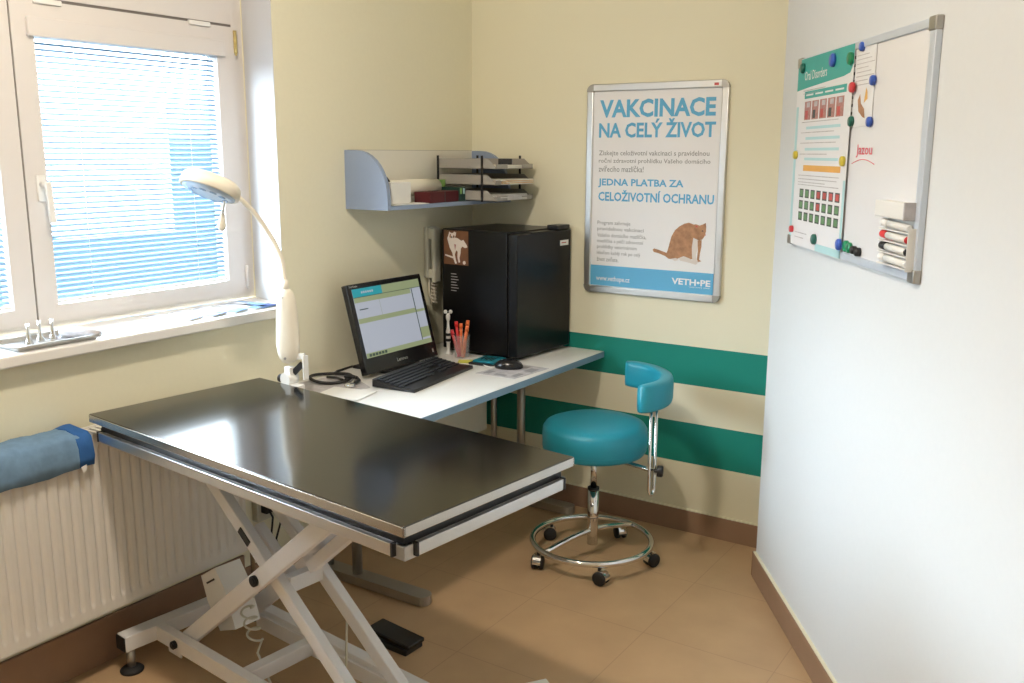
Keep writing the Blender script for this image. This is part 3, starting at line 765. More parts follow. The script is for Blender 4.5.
# ------------------------------------------------------------------ wall shelf
sh = thing('wall_shelf', 'blue grey corner wall shelf with curved side panels', 'shelf', (0, -.85, 1.374))
SD, SL = .215, .848
def side(y):
    b = MB(); pts = [(0, 0), (SD, 0), (SD, .02)]
    for k in range(0, 11):
        a = PI/2*k/10; pts.append((.05+(SD-.05)*math.cos(a)**.9 if k < 10 else .05, .04+.186*math.sin(a)))
    pts.append((0, .226))
    b.prism([(x, y, z) for x, z in pts], (0, .018, 0), M['shelfblue']); b.build('side_panel', sh)
side(0); side(SL-.018)
b = MB(); b.box((.0, .018, 0), (SD-.004, SL-.018, .016), M['shelfblue']); b.build('shelf_board', sh)
b = MB(); b.box((.0, .018, .016), (.012, SL-.018, .226), M['panel']); b.box((0, .018, .226), (.012, SL-.018, .2275), M['greyplastic']); b.build('back_panel', sh)

def pd_tray(z, lab): pass
# letter trays: 3 tiers on black posts, open front to the room; base corner at shelf
lt = thing('letter_tray_rack', 'three tier grey letter tray rack on the wall shelf', 'letter tray', (.05, -.325, 1.390), 0)
TW, TL = .285, .305
for k in range(3):
    z = .003+k*.066
    b = MB(); b.box((0, 0, z), (TL, TW, z+.002), M['greyplastic'])
    for y in (0, TW-.002):
        b.prism([(0, y, z), (TL, y, z), (TL, y, z+.006), (TL-.045, y, z+.042), (0, y, z+.042)], (0, .002, 0), M['greyplastic'])
    b.box((0, 0, z), (.002, TW, z+.042), M['greyplastic'])
    b.box((TL-.002, 0, z), (TL, .085, z+.02), M['greyplastic']); b.box((TL-.002, TW-.085, z), (TL, TW, z+.02), M['greyplastic'])
    b.build('tray', lt)
for x, y in ((.004, -.004), (.235, -.004), (.004, TW+.004), (.235, TW+.004)):
    b = MB(); b.box((x-.004, y-.003, 0), (x+.004, y+.003, .190), M['black']); b.build('post', lt)
def stack(name, label, cat, z, n, x0, x1, y0, y1, mts, dz=.0016, ang=3, group='papers in the letter trays'):
    t = thing(name, label, cat, ((x0+x1)/2+.05, (y0+y1)/2-.325, 1.390+z), 0, group)
    w, d = (x1-x0)/2, (y1-y0)/2
    for k in range(n):
        b = MB(); b.box((-w, -d, 0), (w, d, dz*.9), mts[k % len(mts)], T=Matrix.Translation((0, 0, dz*k)) @ Matrix.Rotation(R(random.uniform(-ang, ang)), 4, 'Z')); b.build('sheet', t)
stack('paper_stack', 'white papers in the bottom letter tray', 'papers', .0055, 9, .05, .305, .03, .24, [M['paper'], M['leafgrey']], .0026, 4)
stack('paper_stack', 'orange and white papers sticking out of the middle letter tray', 'papers', .0715, 8, .03, .33, .04, .25, [M['paper'], M['paper2'], M['orangepaper']], .0026, 5)
stack('paper_stack', 'white papers in the top letter tray', 'papers', .1375, 6, .05, .30, .04, .25, [M['paper'], M['paper2']], .0022, 2)
b = MB(); b.box((-.03, -.02, 0), (.03, .02, .026), M['black'], bev=.003); single(b, 'stapler', 'small dark block on papers in the top letter tray', 'stapler', (.27, -.13, 1.5415), R(30))
# other things on the shelf
b = MB(); b.box((-.055, -.11, 0), (.055, .11, .002), M['paper'])
b.box((-.05, -.12, .002), (.055, .09, .004), M['paper'], T=Matrix.Rotation(R(3), 4, 'Z')); single(b, 'paper_pile', 'flat white sheets at the front edge of the wall shelf', 'papers', (.155, -.70, 1.3905))
wb = thing('white_box', 'white card box on the shelf next to the blue side panel', 'box', (.13, -.755, 1.3955), R(4))
b = MB(); b.box((-.055, -.045, 0), (.055, .085, .080), M['paper'], bev=.002); b.build('carton', wb)
b = MB(); b.box((-.055, -.045, .080), (.055, .086, .082), M['paper']); b.build('lid', wb)
b = MB(); b.prism([(.0, -.02, 0), (.0, .025, 0), (.0, .005, .02)], (.02, 0, 0), M['black']); single(b, 'black_clip', 'small black triangular clip on top of the white box', 'clip', (.10, -.745, 1.478))
b = MB(); b.box((-.045, -.16, 0), (.045, .16, .026), M['paper2'], bev=.002)
single(b, 'forms_pad', 'thick cream pad lying flat under the paper roll', 'pad', (.062, -.51, 1.3905))
b = MB(); b.tube([(0, -.15, .033), (0, .15, .033)], .033, M['paper2'], n=24); b.tube([(0, .1502, .033), (0, .1504, .033)], .014, M['darkprint'], n=16); single(b, 'paper_roll', 'cream paper roll lying on the shelf behind the white box', 'roll', (.085, -.537, 1.4175), R(0))
rb = thing('dark_red_box', 'dark red box on the shelf in front of the paper roll', 'box', (.160, -.475, 1.3905), R(3))
b = MB(); b.box((-.04, -.105, 0), (.04, .105, .045), M['darkred'], bev=.002); b.build('box', rb)
b = MB(); b.box((-.041, -.002, .0), (.041, .002, .0455), M['darkprint']); b.build('seam', rb)
b = MB(); b.box((-.022, -.022, 0), (.022, .022, .088), M['green'], bev=.001); single(b, 'green_carton', 'light green carton standing behind the dark green binders', 'box', (.072, -.352, 1.3905))

for k, lab in enumerate(('dark green binder nearer the green carton, beside the letter trays', 'dark green binder nearer the letter trays, right of its twin')):
    bd = thing('small_binder', lab, 'binder', (.150, -.362+.021*k, 1.3905), 0, 'small dark binders on the shelf')
    b = MB(); b.box((-.05, -.010, 0), (.05, .010, .058), M['dkgreen'], bev=.0015); b.build('cover', bd)
    b = MB(); b.box((.0502, -.006, .03), (.051, .006, .055), M['green'] if k == 0 else M['palecyan']); b.build('spine_label', bd)

# ------------------------------------------------------------------ framed poster
PX0, PX1, PZ0, PZ1 = .606, 1.229, 1.0, 1.874
po = thing('framed_poster', 'vaccination poster with a ginger cat in an aluminium snap frame', 'poster', ((PX0+PX1)/2, 0, PZ0), 0)
w, h = (PX1-PX0)/2, PZ1-PZ0
fwid = .030
for nm, lo, hi in (('l', (-w, .028), (-w+fwid, h-.028)), ('r', (w-fwid, .028), (w, h-.028)), ('b', (-w+.028, 0), (w-.028, fwid)), ('t', (-w+.028, h-fwid), (w-.028, h))):
    b = MB(); b.box((lo[0], -.016, lo[1]), (hi[0], -.0005, hi[1]), M['alu'], bev=.004); b.build('frame_profile', po)
for sx in (-1, 1):
    for sz in (0, 1):
        pts = [(0, 0)] + [(.031*math.cos(a), .031*math.sin(a)) for a in [PI/2*k/8 for k in range(9)]]
        b = MB(); cx_, cz_ = sx*(w-.031), (.031 if sz == 0 else h-.031)
        b.prism([(cx_+sx*x, -.018, cz_+(z if sz else -z)) for x, z in pts], (0, .017, 0), M['grey_metal']); b.build('corner_cap', po)
b = MB(); b.box((-w+.02, -.006, .02), (w-.02, -.001, h-.02), M['postwhite']); pr_ = b.build('print', po)
def R4(x0, x1, z0, z1):
    xm = (PX0+PX1)/2; return (x0-xm, x1-xm, z0-PZ0, z1-PZ0)
yp = -.0068
for t_, r_, th_ in (('VAKCINACE', (.664, 1.175, 1.737, 1.810), .034), ('NA CELÝ ŽIVOT', (.662, 1.178, 1.655, 1.731), .03), ('JEDNA PLATBA ZA', (.663, 1.052, 1.449, 1.487), .028), ('CELOŽIVOTNÍ OCHRANU', (.665, 1.184, 1.393, 1.441), .028)):
    b = MB(); b.text(t_, R4(*r_), M['printblue'], th_, yp); b.build('headline', pr_, norm=False)
for t_, x1, z0, z1 in (('Získejte celoživotní vakcinaci s pravidelnou', 1.156, 1.577, 1.603), ('roční zdravotní prohlídku Vašeho domácího', 1.162, 1.547, 1.572), ('zvířecího mazlíčka!', .873, 1.515, 1.541)):
    b = MB(); b.text(t_, R4(.664, x1, z0, z1), M['printgrey'], .004, yp); b.build('small_print', pr_, norm=False)
for k, (t_, x1) in enumerate((('Program zahrnuje', .82), ('pravidelnou vakcinaci', .882), ('Vašeho domácího mazlíčka,', .895), ('mazlíčka s péčí zdravotní', .882), ('prohlídky veterinárním', .852), ('lékařem každý rok po celý', .87), ('život zvířete.', .768))):
    b = MB(); b.text(t_, R4(.664, x1, 1.289-.0255*k, 1.309-.0255*k), M['printgrey'], .004, yp); b.build('small_print', pr_, norm=False)
b = MB(); x0, x1, z0, z1 = R4(.636, 1.199, 1.031, 1.118); b.box((x0, -.0066, z0), (x1, -.0058, z1), M['printblue']); b.build('blue_band', pr_)
b = MB(); b.text('www.vethope.cz', R4(.663, .824, 1.046, 1.074), M['postwhite'], .01, -.0074); b.build('band_lettering', pr_, norm=False); b = MB(); b.text('VETH•PE', R4(1.016, 1.185, 1.063, 1.089), M['postwhite'], .03, -.0074)
x0, x1, z0, z1 = R4(1.093, 1.184, 1.053, 1.060); b.text('veterinary clinic', (x0, x1, z0, z1), M['postwhite'], 0, -.0074)
b.build('band_lettering', pr_, norm=False)
b = MB(); x0, x1, z0, z1 = R4(1.168, 1.186, 1.852, 1.862); b.box((x0, -.0172, z0), (x1, -.0158, z1), M['redprint']); b.build('red_mark', po)
# sitting ginger cat print
CX, CZ = R4(.926, 0, 1.152, 0)[0], 1.152-PZ0
def cat(pts, m_, y): b.poly([(CX+x*.0024, y, CZ+z*.0024) for x, z in pts], m_)
b = MB()
cat([(0, 20), (3, 22), (12, 20), (22, 17), (32, 14), (34, 8), (24, 10), (12, 14), (2, 16)], M['catfur'], yp)
cat([(24, 10), (28, 20), (31, 32), (34, 44), (40, 55), (48, 62), (57, 67), (65, 69), (72, 67), (78, 62), (82, 54), (82, 44), (80, 34), (80, 24), (78, 14), (74, 8), (62, 6), (50, 8), (40, 5), (30, 6)], M['catfur'], yp-.0002)
cat([(70, 60), (72, 66), (78, 67), (84, 65), (90, 67), (95, 70), (96, 64), (96, 56), (94, 48), (90, 42), (84, 40), (77, 43), (72, 50)], M['catfur'], yp-.0003)
cat([(74, 44), (82, 41), (84, 38), (82, 26), (80, 14), (82, 6), (86, 3), (78, 1), (74, 4), (73, 14), (72, 28)], M['catwhite'], yp-.0004)
cat([(82, 40), (89, 41), (89, 30), (87, 18), (86, 8), (90, 5), (84, 4), (82, 8), (83, 22)], M['catfur'], yp-.0005)
cat([(48, 8), (58, 12), (68, 9), (76, 4), (84, 1), (80, -1), (66, 2), (52, 4)], M['catwhite'], yp-.0004)
cat([(34, 6), (44, 8), (50, 5), (42, 3)], M['catwhite'], yp-.0005)
cat([(88, 56), (90, 57.5), (92, 56), (90, 55)], M['darkprint'], yp-.0006); cat([(94, 50), (96, 51), (95.5, 48.5)], M['redprint'], yp-.0006)
cat([(76, 62), (79, 65), (82, 62)], M['redprint'], yp-.0006)
b.build('cat_picture', pr_, norm=False)

# ------------------------------------------------------------------ whiteboard and what hangs on it
w0 = Vector((1.521, -.28, 0))
rzb = math.atan2(wd.y, wd.x)
off = (E0-w0).dot(Vector((-n_.x, -n_.y, 0)))   # wall surface offset from the line used for measuring
def onwall(s, z, d=0.): return E0+wd*((w0-E0).dot(wd)+s-.014)+n_*d+Vector((0, 0, z))
def rb_(s0, s1, z0, z1): return s0, s1, z0, z1
BS0, BS1, BZ0, BZ1 = .218, 1.214, 1.302, 1.890
wbd = thing('whiteboard', 'white magnetic whiteboard in aluminium frame on the right wall', 'whiteboard', onwall((BS0+BS1)/2, BZ0), rzb)
bw, bh = (BS1-BS0)/2, BZ1-BZ0
b = MB(); b.box((-bw+.006, -.010, .006), (bw-.006, -.001, bh-.006), M['board']); b.build('surface', wbd)
for lo, hi in (((-bw, 0), (-bw+.018, bh)), ((bw-.03, 0), (bw, bh)), ((-bw, 0), (bw, .02)), ((-bw, bh-.02), (bw, bh))):
    b = MB(); b.box((lo[0], -.016, lo[1]), (hi[0], -.0005, hi[1]), M['palealu'], bev=.002); b.build('frame_profile', wbd)
for sx in (-1, 1):
    for sz in (0, 1):
        b = MB(); x = sx*(bw-.016); z = .013 if sz == 0 else bh-.013
        b.box((x-.02, -.019, z-.016), (x+.018, 0, z+.016), M['grey_metal'], bev=.004); b.build('corner_cap', wbd)
b = MB(); cx = (BS0+BS1)/2
b.text('Jazou', (.772-cx, .885-cx, 1.583-BZ0, 1.618-BZ0), M['redink'], .012, -.0112)
b.tube([((.745-cx)+.16*t, -.0108, 1.567-BZ0+.012*math.sin(t*PI)) for t in [k/12 for k in range(13)]], .0011, M['redink'], n=5)
b.build('red_handwriting', wbd, norm=False)

pst = thing('medical_chart', 'teal and white chart of small pictures pinned to the whiteboard', 'chart', onwall(.482, 1.303), rzb)
oz = 1.303
def cc(s): return s-.43
b = MB(); pts = [(cc(.172), oz-oz), (cc(.672), 0), (cc(.672), .50), (cc(.672), .5), (cc(.672), .583), (cc(.172), .583)]
b.box((cc(.172), -.0175, 0), (cc(.672), -.0165, .583), M['postwhite']); pb = b.build('sheet', pst)
def prt(s0, s1, z0, z1, m_, y=-.0180): b.box((cc(s0), y, z0-oz), (cc(s1), -.0176, z1-oz), m_)
b = MB()
pts = [(cc(.172), -.0178, 1.886-oz), (cc(.172), -.0178, 1.79-oz), (cc(.30), -.0178, 1.796-oz), (cc(.60), -.0178, 1.806-oz), (cc(.65), -.0178, 1.812-oz), (cc(.672), -.0178, 1.835-oz), (cc(.672), -.0178, 1.886-oz)]
b.poly(pts, M['tealprint'])
prt(.255, .63, 1.762, 1.784, M['tealprint'])
for z in (1.672, 1.640, 1.607, 1.577): prt(.29, .60, z-.004, z+.004, M['palecyan'])
prt(.178, .20, 1.32, 1.74, M['palecyan'])
prt(.655, .672, 1.303, 1.52, M['palecyan']); prt(.45, .672, 1.303, 1.325, M['palecyan'])
b.build('teal_bands', pst, norm=False)
b = MB(); b.text('Oral Disorders', (cc(.245), cc(.455), 1.818-oz, 1.846-oz), M['postwhite'], .01, -.0182)
for k in range(4): prt(.27+.09*k, .34+.09*k, 1.770, 1.775, M['postwhite'], -.0183)
b.build('title_lettering', pst, norm=False)
b = MB(); random.seed(5)
for k in range(5):
    s = .262+k*.073; prt(s, s+.062, 1.697, 1.753, M['pinkprint']); prt(s+.01, s+.035, 1.70, 1.725, M['darkprint'] if k % 2 else M['redprint'], -.0182); prt(s+.02, s+.05, 1.735, 1.75, M['leafgrey'], -.0182)
b.build('small_pictures', pst, norm=False)
b = MB(); prt(.285, .625, 1.540, 1.558, M['orangeprint']); b.build('orange_band', pst)
b = MB()
for i in range(7):
    for j in range(3):
        s = .265+i*.0555; z = 1.484-j*.036
        red = (j == 0 and i >= 3) or (j == 1 and i == 3)
        prt(s, s+.038, z-.027, z, M['darkprint']); prt(s+.005, s+.033, z-.023, z-.004, M['redprint'] if red else M['greenprint'], -.0182)
b.build('picture_grid', pst, norm=False)
b = MB()
for z, s1 in ((1.787, .45), (1.778, .4), (1.690, .58), (1.658, .55), (1.626, .57), (1.592, .5), (1.526, .62), (1.515, .6), (1.505, .5), (1.497, .62), (1.345, .36), (1.33, .33)): prt(.24, s1, z-.0012, z+.0012, M['leafgrey'])
b.build('print_lines', pst, norm=False)

nt_ = thing('note_sheet', 'small white sheet with a paw drawing pinned to whiteboard top', 'note', onwall(.790, 1.665), rzb)
b = MB(); b.box((-.077, -.0125, 0), (.077, -.0115, .205), M['postwhite']); b.build('sheet', nt_)
b = MB()
for k in range(8): b.box((-.055, -.0129, .185-.011*k), (.03+.02*((k*7) % 3), -.0126, .187-.011*k), M['leafgrey'])
for k in range(9): b.box((-.0755, -.0130, .012+.021*k), (-.066, -.0126, .020+.021*k), M['darkprint'])
b.build('print_lines', nt_)
b = MB()
b.poly([(-.03, -.0129, .07), (-.015, -.0129, .085), (-.005, -.0129, .06), (.02, -.0129, .045), (.03, -.0129, .02), (.01, -.0129, .025), (-.02, -.0129, .04)], M['catfur'])
b.poly([(.015, -.0129, .06), (.025, -.0129, .10), (.035, -.0129, .09), (.04, -.0129, .07)], M['orangepaper'])
b.build('drawing', nt_, norm=False)

mags = [(.205, 1.858, 'magdk', 'dark green round magnet on the top left corner of the chart', .018, .015),
 (.493, 1.857, 'magblue', 'large blue round magnet beside the chart title', .018, .019),
 (.642, 1.848, 'maggreen', 'bright green round magnet on the top right of the chart', .018, .017),
 (.727, 1.872, 'magblue', 'blue magnet at the top edge of the paw sheet', .0125, .012),
 (.672, 1.770, 'magred', 'red magnet between chart and paw sheet', .018, .014),
 (.822, 1.779, 'magblue', 'blue magnet halfway down the right edge of the paw sheet', .0125, .013),
 (.682, 1.680, 'magdk', 'dark green magnet at the bottom left of the paw sheet', .0125, .014),
 (.819, 1.675, 'magblue', 'blue magnet at the bottom right of the paw sheet', .0125, .013),
 (.185, 1.589, 'magyellow', 'yellow magnet on the left edge of the chart', .018, .013),
 (.637, 1.573, 'magyellow', 'yellow magnet on the right edge of the chart', .018, .014),
 (.190, 1.351, 'magred', 'small red magnet near the bottom left corner of the chart', .018, .011),
 (.430, 1.338, 'magdk', 'dark green oval magnet near the bottom middle of the chart', .018, .016),
 (.655, 1.343, 'magblue', 'blue magnet at the bottom right corner of the chart', .018, .016),
 (.715, 1.342, 'maggreen', 'bright green magnet at the bottom of the whiteboard', .011, .016),
 (.742, 1.340, 'maggreen', 'bright green magnet at the board bottom, beside the black ones', .011, .015),
 (.780, 1.338, 'black', 'black magnet at the board bottom, next to the green ones', .011, .011),
 (.812, 1.336, 'black', 'black magnet at the board bottom, farthest from the chart', .011, .012)]
for s, z, mm, lab, d, r in mags:
    T = Matrix.Translation(Vector((0, -d, 0))) @ Matrix.Rotation(R(90), 4, 'X')
    b = MB(); dz = .012 if mm not in ('black',) else .016
    b.lathe([(0, 0), (r, 0), (r, dz*.6), (r*.85, dz*.85), (0, dz*.85)], M[mm], 20, T)
    single(b, 'round_magnet', lab, 'magnet', onwall(s+(3.5-1.1*s)*(d+.005), z), rzb, 'magnets on the whiteboard')
# pen holder with eraser and markers
hd_ = thing('marker_holder', 'clear white marker holder at the lower right of the whiteboard', 'holder', onwall(1.115, 1.325), rzb)
b = MB(); b.box((-.088, -.015, .0), (.088, -.0125, .115), M['white'])
for k in range(4): b.box((-.088, -.034, .003+.028*k), (.088, -.014, .006+.028*k), M['white'], bev=.001)
b.box((.086, -.034, .0), (.089, -.014, .10), M['white'])
b.build('rack', hd_)
er = thing('board_eraser', 'white block eraser with grey felt above the markers', 'eraser', onwall(1.10, 1.443), rzb)
b = MB(); b.box((-.088, -.042, 0), (.086, -.013, .040), M['white'], bev=.003); b.build('block', er)
b = MB(); b.box((.086, -.043, -.001), (.091, -.013, .041), M['leafgrey'], bev=.002); b.build('felt_end', er)
for z, mm, lab in ((1.400, 'red', 'white marker with red cap in the holder'), (1.372, 'black', 'white marker with black cap in the holder'), (1.344, 'paper', 'all white marker in the lowest slot of the holder'), (1.4275, 'paper', 'all white marker in the top slot under the eraser')):
    mk = thing('marker', lab, 'marker', onwall(1.115, z-.012, .0), rzb, 'markers in the whiteboard holder')
    b = MB(); b.tube([(-.045, -.026, .012), (.070, -.026, .009)], .0088, M['white'], n=16); b.build('barrel', mk)
    b = MB(); b.tube([(-.084, -.026, .013), (-.078, -.026, .0128), (-.045, -.026, .012)], [.007, .0098, .0098], M[mm], n=16); b.build('cap', mk)
    b = MB(); b.tube([(.070, -.026, .009), (.076, -.026, .0088)], [.0088, .006], M[mm], n=16); b.build('end_plug', mk)

# ------------------------------------------------------------------ stool
SC = Vector((.915, -.468, 0))
so = thing('swivel_stool', 'teal round stool on chrome ring base with curved backrest', 'stool', SC)
sx, sy = -.004, .014
b = MB(); b.lathe([(0, .440), (.180, .440), (.196, .446), (.204, .458), (.206, .51), (.204, .540), (.194, .556), (.168, .566), (.10, .570), (0, .571)], M['teal'], 64, Matrix.Translation((sx, sy, 0))); se = b.build('seat', so)
b = MB(); b.lathe([(.2055, .470), (.2066, .4715), (.2055, .473)], M['teal'], 64, Matrix.Translation((sx, sy, 0))); b.build('seam', se)
b = MB(); b.cyl((sx, sy, .432), (sx, sy, .442), .09, M['black'], n=32); b.cyl((sx, sy, .285), (sx, sy, .435), .0125, M['chrome']); b.build('gas_lift', so)
b = MB(); b.cyl((sx, sy, .055), (sx, sy, .285), .022, M['chrome'], n=24); b.build('column', so)
b = MB(); b.cyl((sx, sy, .283), (sx, sy, .293), .0235, M['black'], n=24); b.build('collar', so)
RR = .237
b = MB(); b.tube([(RR*math.cos(2*PI*k/64), RR*math.sin(2*PI*k/64), .078) for k in range(64)], .0125, M['chrome'], n=14, closed=True); b.build('base_ring', so)
p0 = Vector((.832-.915, -.676+.468, .078)); p1 = Vector((.988-.915, -.236+.468, .078))
p0 = Vector((p0.x, p0.y, 0)).normalized()*RR; p1 = Vector((p1.x, p1.y, 0)).normalized()*RR
pts = []
for k in range(9): t = k/8; q_ = p0.lerp(Vector((sx, sy, 0)), t); pts.append(Vector((q_.x, q_.y, .078+.035*math.sin(t*PI/2))))
for k in range(1, 9): t = k/8; q_ = Vector((sx, sy, 0)).lerp(p1, t); pts.append(Vector((q_.x, q_.y, .078+.035*math.cos(t*PI/2))))
b = MB(); b.tube(pts, .0115, M['chrome'], n=14); b.build('cross_tube', so)
for (cx_, cy_) in ((.785, -.672), (1.061, -.672), (1.135, -.415), (.926, -.262), (.702, -.403)):
    d = Vector((cx_-.915, cy_+.468, 0)); d = d.normalized()*RR; a = math.atan2(d.y, d.x)+.9
    c = MB(); T = Matrix.Translation((d.x, d.y, 0)) @ Matrix.Rotation(a, 4, 'Z')
    for s_ in (-1, 1):
        c.lathe([(0, -.0085), (.023, -.0085), (.0275, -.005), (.0275, .005), (.023, .0085), (0, .0085)], M['rubber'], 24, T @ Matrix.Translation((.008, s_*.0145, .0280)) @ Matrix.Rotation(R(90), 4, 'X'))
    cs = c.build('caster', so)
    c = MB(); pts = [(.034*math.cos(q2)+.008, .034*math.sin(q2)*.9+.018) for q2 in [R(-5+k*20) for k in range(10)]]
    c.prism([T @ Vector((x, -.016, z)) for x, z in ([(.008+.031*math.cos(q2), .028+.031*math.sin(q2)) for q2 in [R(0+k*18) for k in range(11)]])], T.to_3x3() @ Vector((0, .032, 0)), M['chrome'])
    c.cyl(T @ Vector((0, 0, .04)), T @ Vector((0, 0, .07)), .006, M['black']); c.build('hood', cs)
# backrest: curved pad swept along an arc
ac = Vector((.963-.915, -.487+.468)); AR = .236; pad = MB(); rings = []
NA = 30
for k in range(NA+1):
    a = R(29) + R(-58+124*k/NA)
    rr = .027; hz = .052
    e = min(k, NA-k); sc_ = (1 if e > 1 else (.86 if e == 1 else .62)) 
    ring = []
    for j in range(20):
        t = 2*PI*j/20; cx_ = math.copysign(abs(math.cos(t))**.45, math.cos(t)); cz_ = math.copysign(abs(math.sin(t))**.45, math.sin(t))
        ring.append(pad.bm.verts.new((ac.x+(AR+cx_*rr*sc_)*math.cos(a), ac.y+(AR+cx_*rr*sc_)*math.sin(a), .722+cz_*hz*(.9+.1*sc_))))
    rings.append(ring)
fs = [pad.bm.faces.new((A[j], A[(j+1) % 20], B[(j+1) % 20], B[j])) for A, B in zip(rings, rings[1:]) for j in range(20)]
fs += [pad.bm.faces.new(rings[0][::-1]), pad.bm.faces.new(rings[-1])]
pad._fin(fs, M['teal'], True); pad.build('backrest', so)
stx, sty = .270, -.050
b = MB()
b.tube([(stx, sty-.016, .70), (stx, sty-.016, .36), (stx+.003, sty-.012, .345), (stx+.006, sty, .340), (stx+.006, sty+.014, .345), (stx+.006, sty+.018, .36), (stx+.006, sty+.018, .70)], .006, M['chrome'], n=12); b.build('backrest_stem', so)
b = MB(); b.bar((sx+.05, sy-.01, .434), (stx+.0, sty, .434), .024, .010, M['chrome'], bev=.002); b.build('support_bar', so)
b = MB(); b.tube([(stx+.01, sty+.002, .434), (stx+.03, sty+.01, .434)], .007, M['black'], n=14)
b.lathe([(0, 0), (.020, 0), (.022, .004), (.022, .018), (.018, .022), (0, .022)], M['black'], 12, Matrix.Translation((stx+.022, sty+.006, .434)) @ Vector((.9, .3, 0)).to_track_quat('Z', 'Y').to_matrix().to_4x4())
b.build('clamp_knob', so)

# ------------------------------------------------------------------ things on the window sill
ZS = 1.0385
it = thing('instrument_tray', 'shallow steel instrument tray on the window sill', 'tray', (-.05, -2.09, ZS), 0)
b = MB(); x0, x1, y0, y1 = -.085, .075, -.12, .14
b.box((x0+.012, y0+.012, 0), (x1-.012, y1-.012, .002), M['alu'])
for A, B in ((((x0+.012, y0+.012), (x1-.012, y0+.012)), ((x0, y0), (x1, y0))), (((x1-.012, y0+.012), (x1-.012, y1-.012)), ((x1, y0), (x1, y1))), (((x1-.012, y1-.012), (x0+.012, y1-.012)), ((x1, y1), (x0, y1))), (((x0+.012, y1-.012), (x0+.012, y0+.012)), ((x0, y1), (x0, y0)))):
    b.poly([(A[0][0], A[0][1], .001), (A[1][0], A[1][1], .001), (B[1][0], B[1][1], .014), (B[0][0], B[0][1], .014)], M['alu'])
tro = b.build('tray_body', it); tro.modifiers.new('t', 'SOLIDIFY').thickness = .0012
b = MB(); b.tube([(x0, y0, .014), (x1, y0, .014), (x1, y1, .014), (x0, y1, .014)], .003, M['alu'], n=8, closed=True); b.build('rolled_rim', it)
for k, (x, y, lab) in enumerate(((-.055, -2.130, 'steel ear speculum standing upright, farthest left in the tray'), (-.082, -2.080, 'steel ear speculum standing upright, middle one in the tray'), (-.075, -2.045, 'steel ear speculum standing upright, nearest the cloth roll'))):
    b = MB(); b.lathe([(.013, 0), (.013, .004), (.009, .012), (.0055, .022), (.0045, .045), (.0045, .062), (.0035, .062), (.0035, .044), (.008, .012), (.012, .0)], M['chrome'], 20)
    single(b, 'ear_speculum', lab, 'speculum', (x, y, ZS+.002), 0, 'steel specula in the tray')
b = MB(); b.tube([(-.04, -.012, .016), (.03, .02, .016), (.075, .04, .013)], [.016, .015, .009], M['leafgrey'], n=16); single(b, 'cloth_roll', 'small grey roll lying at the end of the steel tray', 'roll', (-.05, -1.995, ZS+.002), 0)
pk = [(-.10, -1.60, 18, 'blue and white packet on the sill nearest the steel tray'), (-.10, -1.50, 16, 'blue and white packet on the sill, second from the steel tray'), (-.10, -1.405, 17, 'blue and white packet on the sill, third from the steel tray'), (-.10, -1.31, 14, 'blue and white packet on the sill, fourth from the steel tray'), (-.095, -1.262, 6, 'dark blue packet on the sill behind the lamp')]
for k, (x, y, a, lab) in enumerate(pk):
    t = thing('foil_packet', lab, 'packet', (x, y, ZS), R(a), 'packets on the window sill')
    b = MB(); T = Matrix.Rotation(R(-3), 4, 'Y'); b.box((-.10, -.038, .0), (.09, .038, .004), M['paper'] if k < 4 else M['skyblue'], bev=.001); b.build('wrapper', t)
    b = MB(); b.box((.045, -.037, .0038), (.092, .037, .0052), M['bluepack'] if k in (0, 1, 4) else M['skyblue']); b.build('blue_end', t)
    b = MB(); b.box((-.09, -.03, .0038), (-.02, .01, .0048), M['leafgrey']); b.build('print', t)

# cable bundle and socket low on the left wall under the desk end
sk = thing('wall_socket', 'grey wall socket with black plugs low on the left wall', 'socket', (0, -1.345, .30), R(90))
b = MB(); b.box((-.05, -.03, -.04), (.05, 0, .045), M['phonegrey'], bev=.004); b.build('socket_box', sk)
for k, (x, z) in enumerate(((-.02, .01), (.025, .0))):
    b = MB(); b.box((x-.014, -.06, z-.016), (x+.014, -.03, z+.016), M['black'], bev=.003); b.tube([Vector((x, -.055, z)), Vector((x+.006, -.07, z-.03)), Vector((x+.01-.02*k, -.05, z-.12)), Vector((x+.02, -.04, z-.26))], .004, M['black'], n=8); b.tube([Vector((x, -.05, z+.01)), Vector((x+.004, -.055, z+.06)), Vector((x-.01+.02*k, -.04, z+.16)), Vector((x, -.02, z+.38))], .0035, M['black'], n=8)
    b.build('plug', sk)

# ------------------------------------------------------------------ ceiling lamp (out of view above)
LX, LY = 1.02, -2.42
cl_ = thing('ceiling_lamp', 'round ceiling lamp above the examination table', 'ceiling lamp', (LX, LY, H))
b = MB(); b.lathe([(0, 0), (.15, 0), (.15, -.03), (.13, -.03)], M['white'], 32); b.build('base', cl_)
b = MB(); b.lathe([(.075, -.03), (.085, -.06), (.07, -.09), (.04, -.105), (0, -.11)], M['lampglow'], 32); b.build('diffuser', cl_)
c2 = copy_tree(cl_); c2.location = (2.35, -4.55, H)  # second lamp added behind the viewer for weak, cool fill light
M['fillcool'] = mat('cool_fill_diffuser', (.8, .8, .8, 1), .5, emis=((.86, .93, 1, 1), 50))
for ch in c2.children:
    if ch.name.startswith('diffuser'): ch.data = ch.data.copy(); ch.data.materials[0] = M['fillcool']
c2['label'] = 'round fill lamp added at the far end of the room behind the viewer'

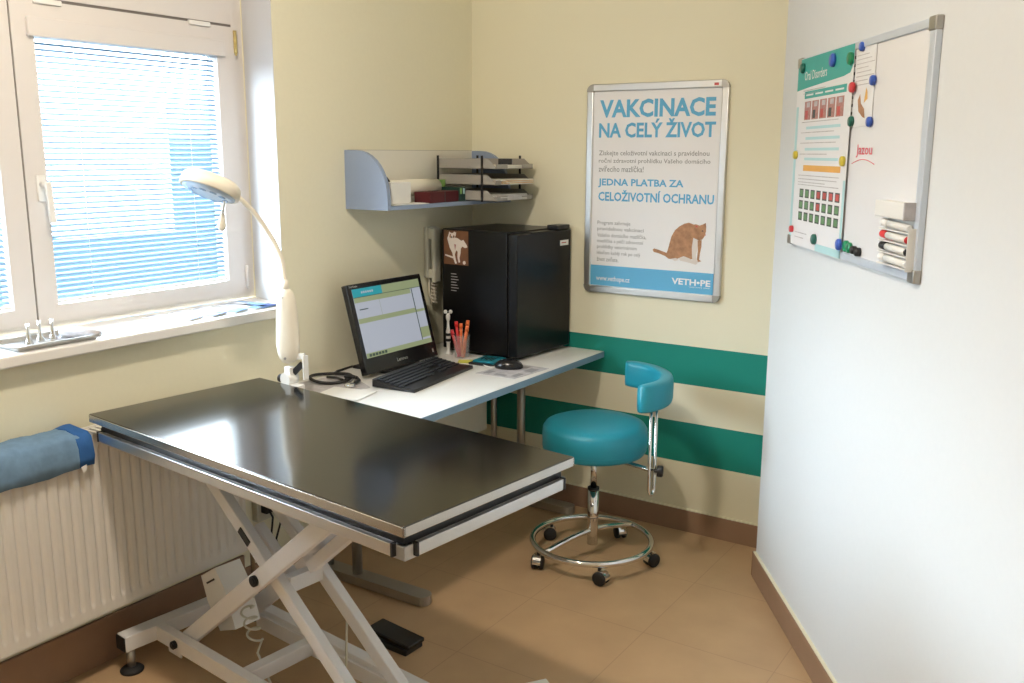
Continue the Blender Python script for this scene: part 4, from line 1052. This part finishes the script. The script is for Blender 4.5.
# ------------------------------------------------------------------ pale building added outside to give the whitish patch behind the blind
nb = thing('added_building', 'pale building added outside for the whitish patch behind the right blind', 'building', (-16.5, 7.65, 0))
b = MB(); b.box((-2.5, -1.3, 0), (2.5, 1.25, 4.2), M['reveal']); b.build('facade', nb)
b = MB(); b.box((-2.7, -1.45, 4.2), (2.7, 1.4, 4.4), M['greyplastic'], bev=.02); b.build('roof_edge', nb)
for y in (-.7, .1):
    b = MB(); b.box((2.5, y-.3, 2.2), (2.53, y+.3, 3.3), M['pvc']); w_ = b.build('window', nb)
    b = MB(); b.box((2.53, y-.25, 2.25), (2.535, y+.25, 3.25), M['palecyan']); b.build('pane', w_)

# ------------------------------------------------------------------ light from outside
SKY = 30.0
wo = bpy.data.worlds.new('World'); sc.world = wo; wo.use_nodes = True
N, L = wo.node_tree.nodes, wo.node_tree.links
bg = N['Background']; bg.inputs['Strength'].default_value = 1.0
# overcast sky: bright overhead, pale blue and much dimmer at and below the horizon
tc = N.new('ShaderNodeTexCoord'); sp = N.new('ShaderNodeSeparateXYZ'); L.new(tc.outputs['Generated'], sp.inputs[0])
mr = N.new('ShaderNodeMapRange'); mr.inputs['From Min'].default_value = .0; mr.inputs['From Max'].default_value = .16
mr.interpolation_type = 'SMOOTHSTEP'
L.new(sp.outputs['Z'], mr.inputs['Value'])
mx = N.new('ShaderNodeMix'); mx.data_type = 'RGBA'; mx.clamp_factor = True
mx.inputs[6].default_value = (.40, .72, 1.10, 1); mx.inputs[7].default_value = (SKY*.80, SKY*.90, SKY*1.0, 1)
L.new(mr.outputs[0], mx.inputs[0]); L.new(mx.outputs[2], bg.inputs['Color'])
# daylight portal in the window opening helps sampling only
la = bpy.data.lights.new('window_portal', 'AREA'); la.shape = 'RECTANGLE'; la.size = 1.75; la.size_y = .95
la.cycles.is_portal = True
lo_ = bpy.data.objects.new('window_portal', la); COL.objects.link(lo_); lo_.location = (-.32, -2.05, 1.55); lo_.rotation_euler = (0, R(-90), 0)

# ------------------------------------------------------------------ camera
cam = bpy.data.cameras.new('camera'); cam.sensor_width = 36; cam.lens = 938.1/1024*36; cam.clip_start = .05
co = bpy.data.objects.new('camera', cam); COL.objects.link(co); sc.camera = co
R2 = Rv*math.cos(rol)+Uv*math.sin(rol); U2 = -Rv*math.sin(rol)+Uv*math.cos(rol)
co.matrix_world = Matrix(((R2.x, U2.x, -Fv.x, CAMP.x), (R2.y, U2.y, -Fv.y, CAMP.y), (R2.z, U2.z, -Fv.z, CAMP.z), (0, 0, 0, 1)))

sc.view_settings.view_transform = 'Standard'; sc.view_settings.look = 'None'; sc.view_settings.gamma = 1
sc.view_settings.exposure = 0.32
try: sc.view_settings.use_curve_mapping = False
except Exception: pass
sc.cycles.use_denoising = True
sc.cycles.max_bounces = 8; sc.cycles.diffuse_bounces = 5; sc.cycles.transparent_max_bounces = 12
sc.cycles.sample_clamp_indirect = 6
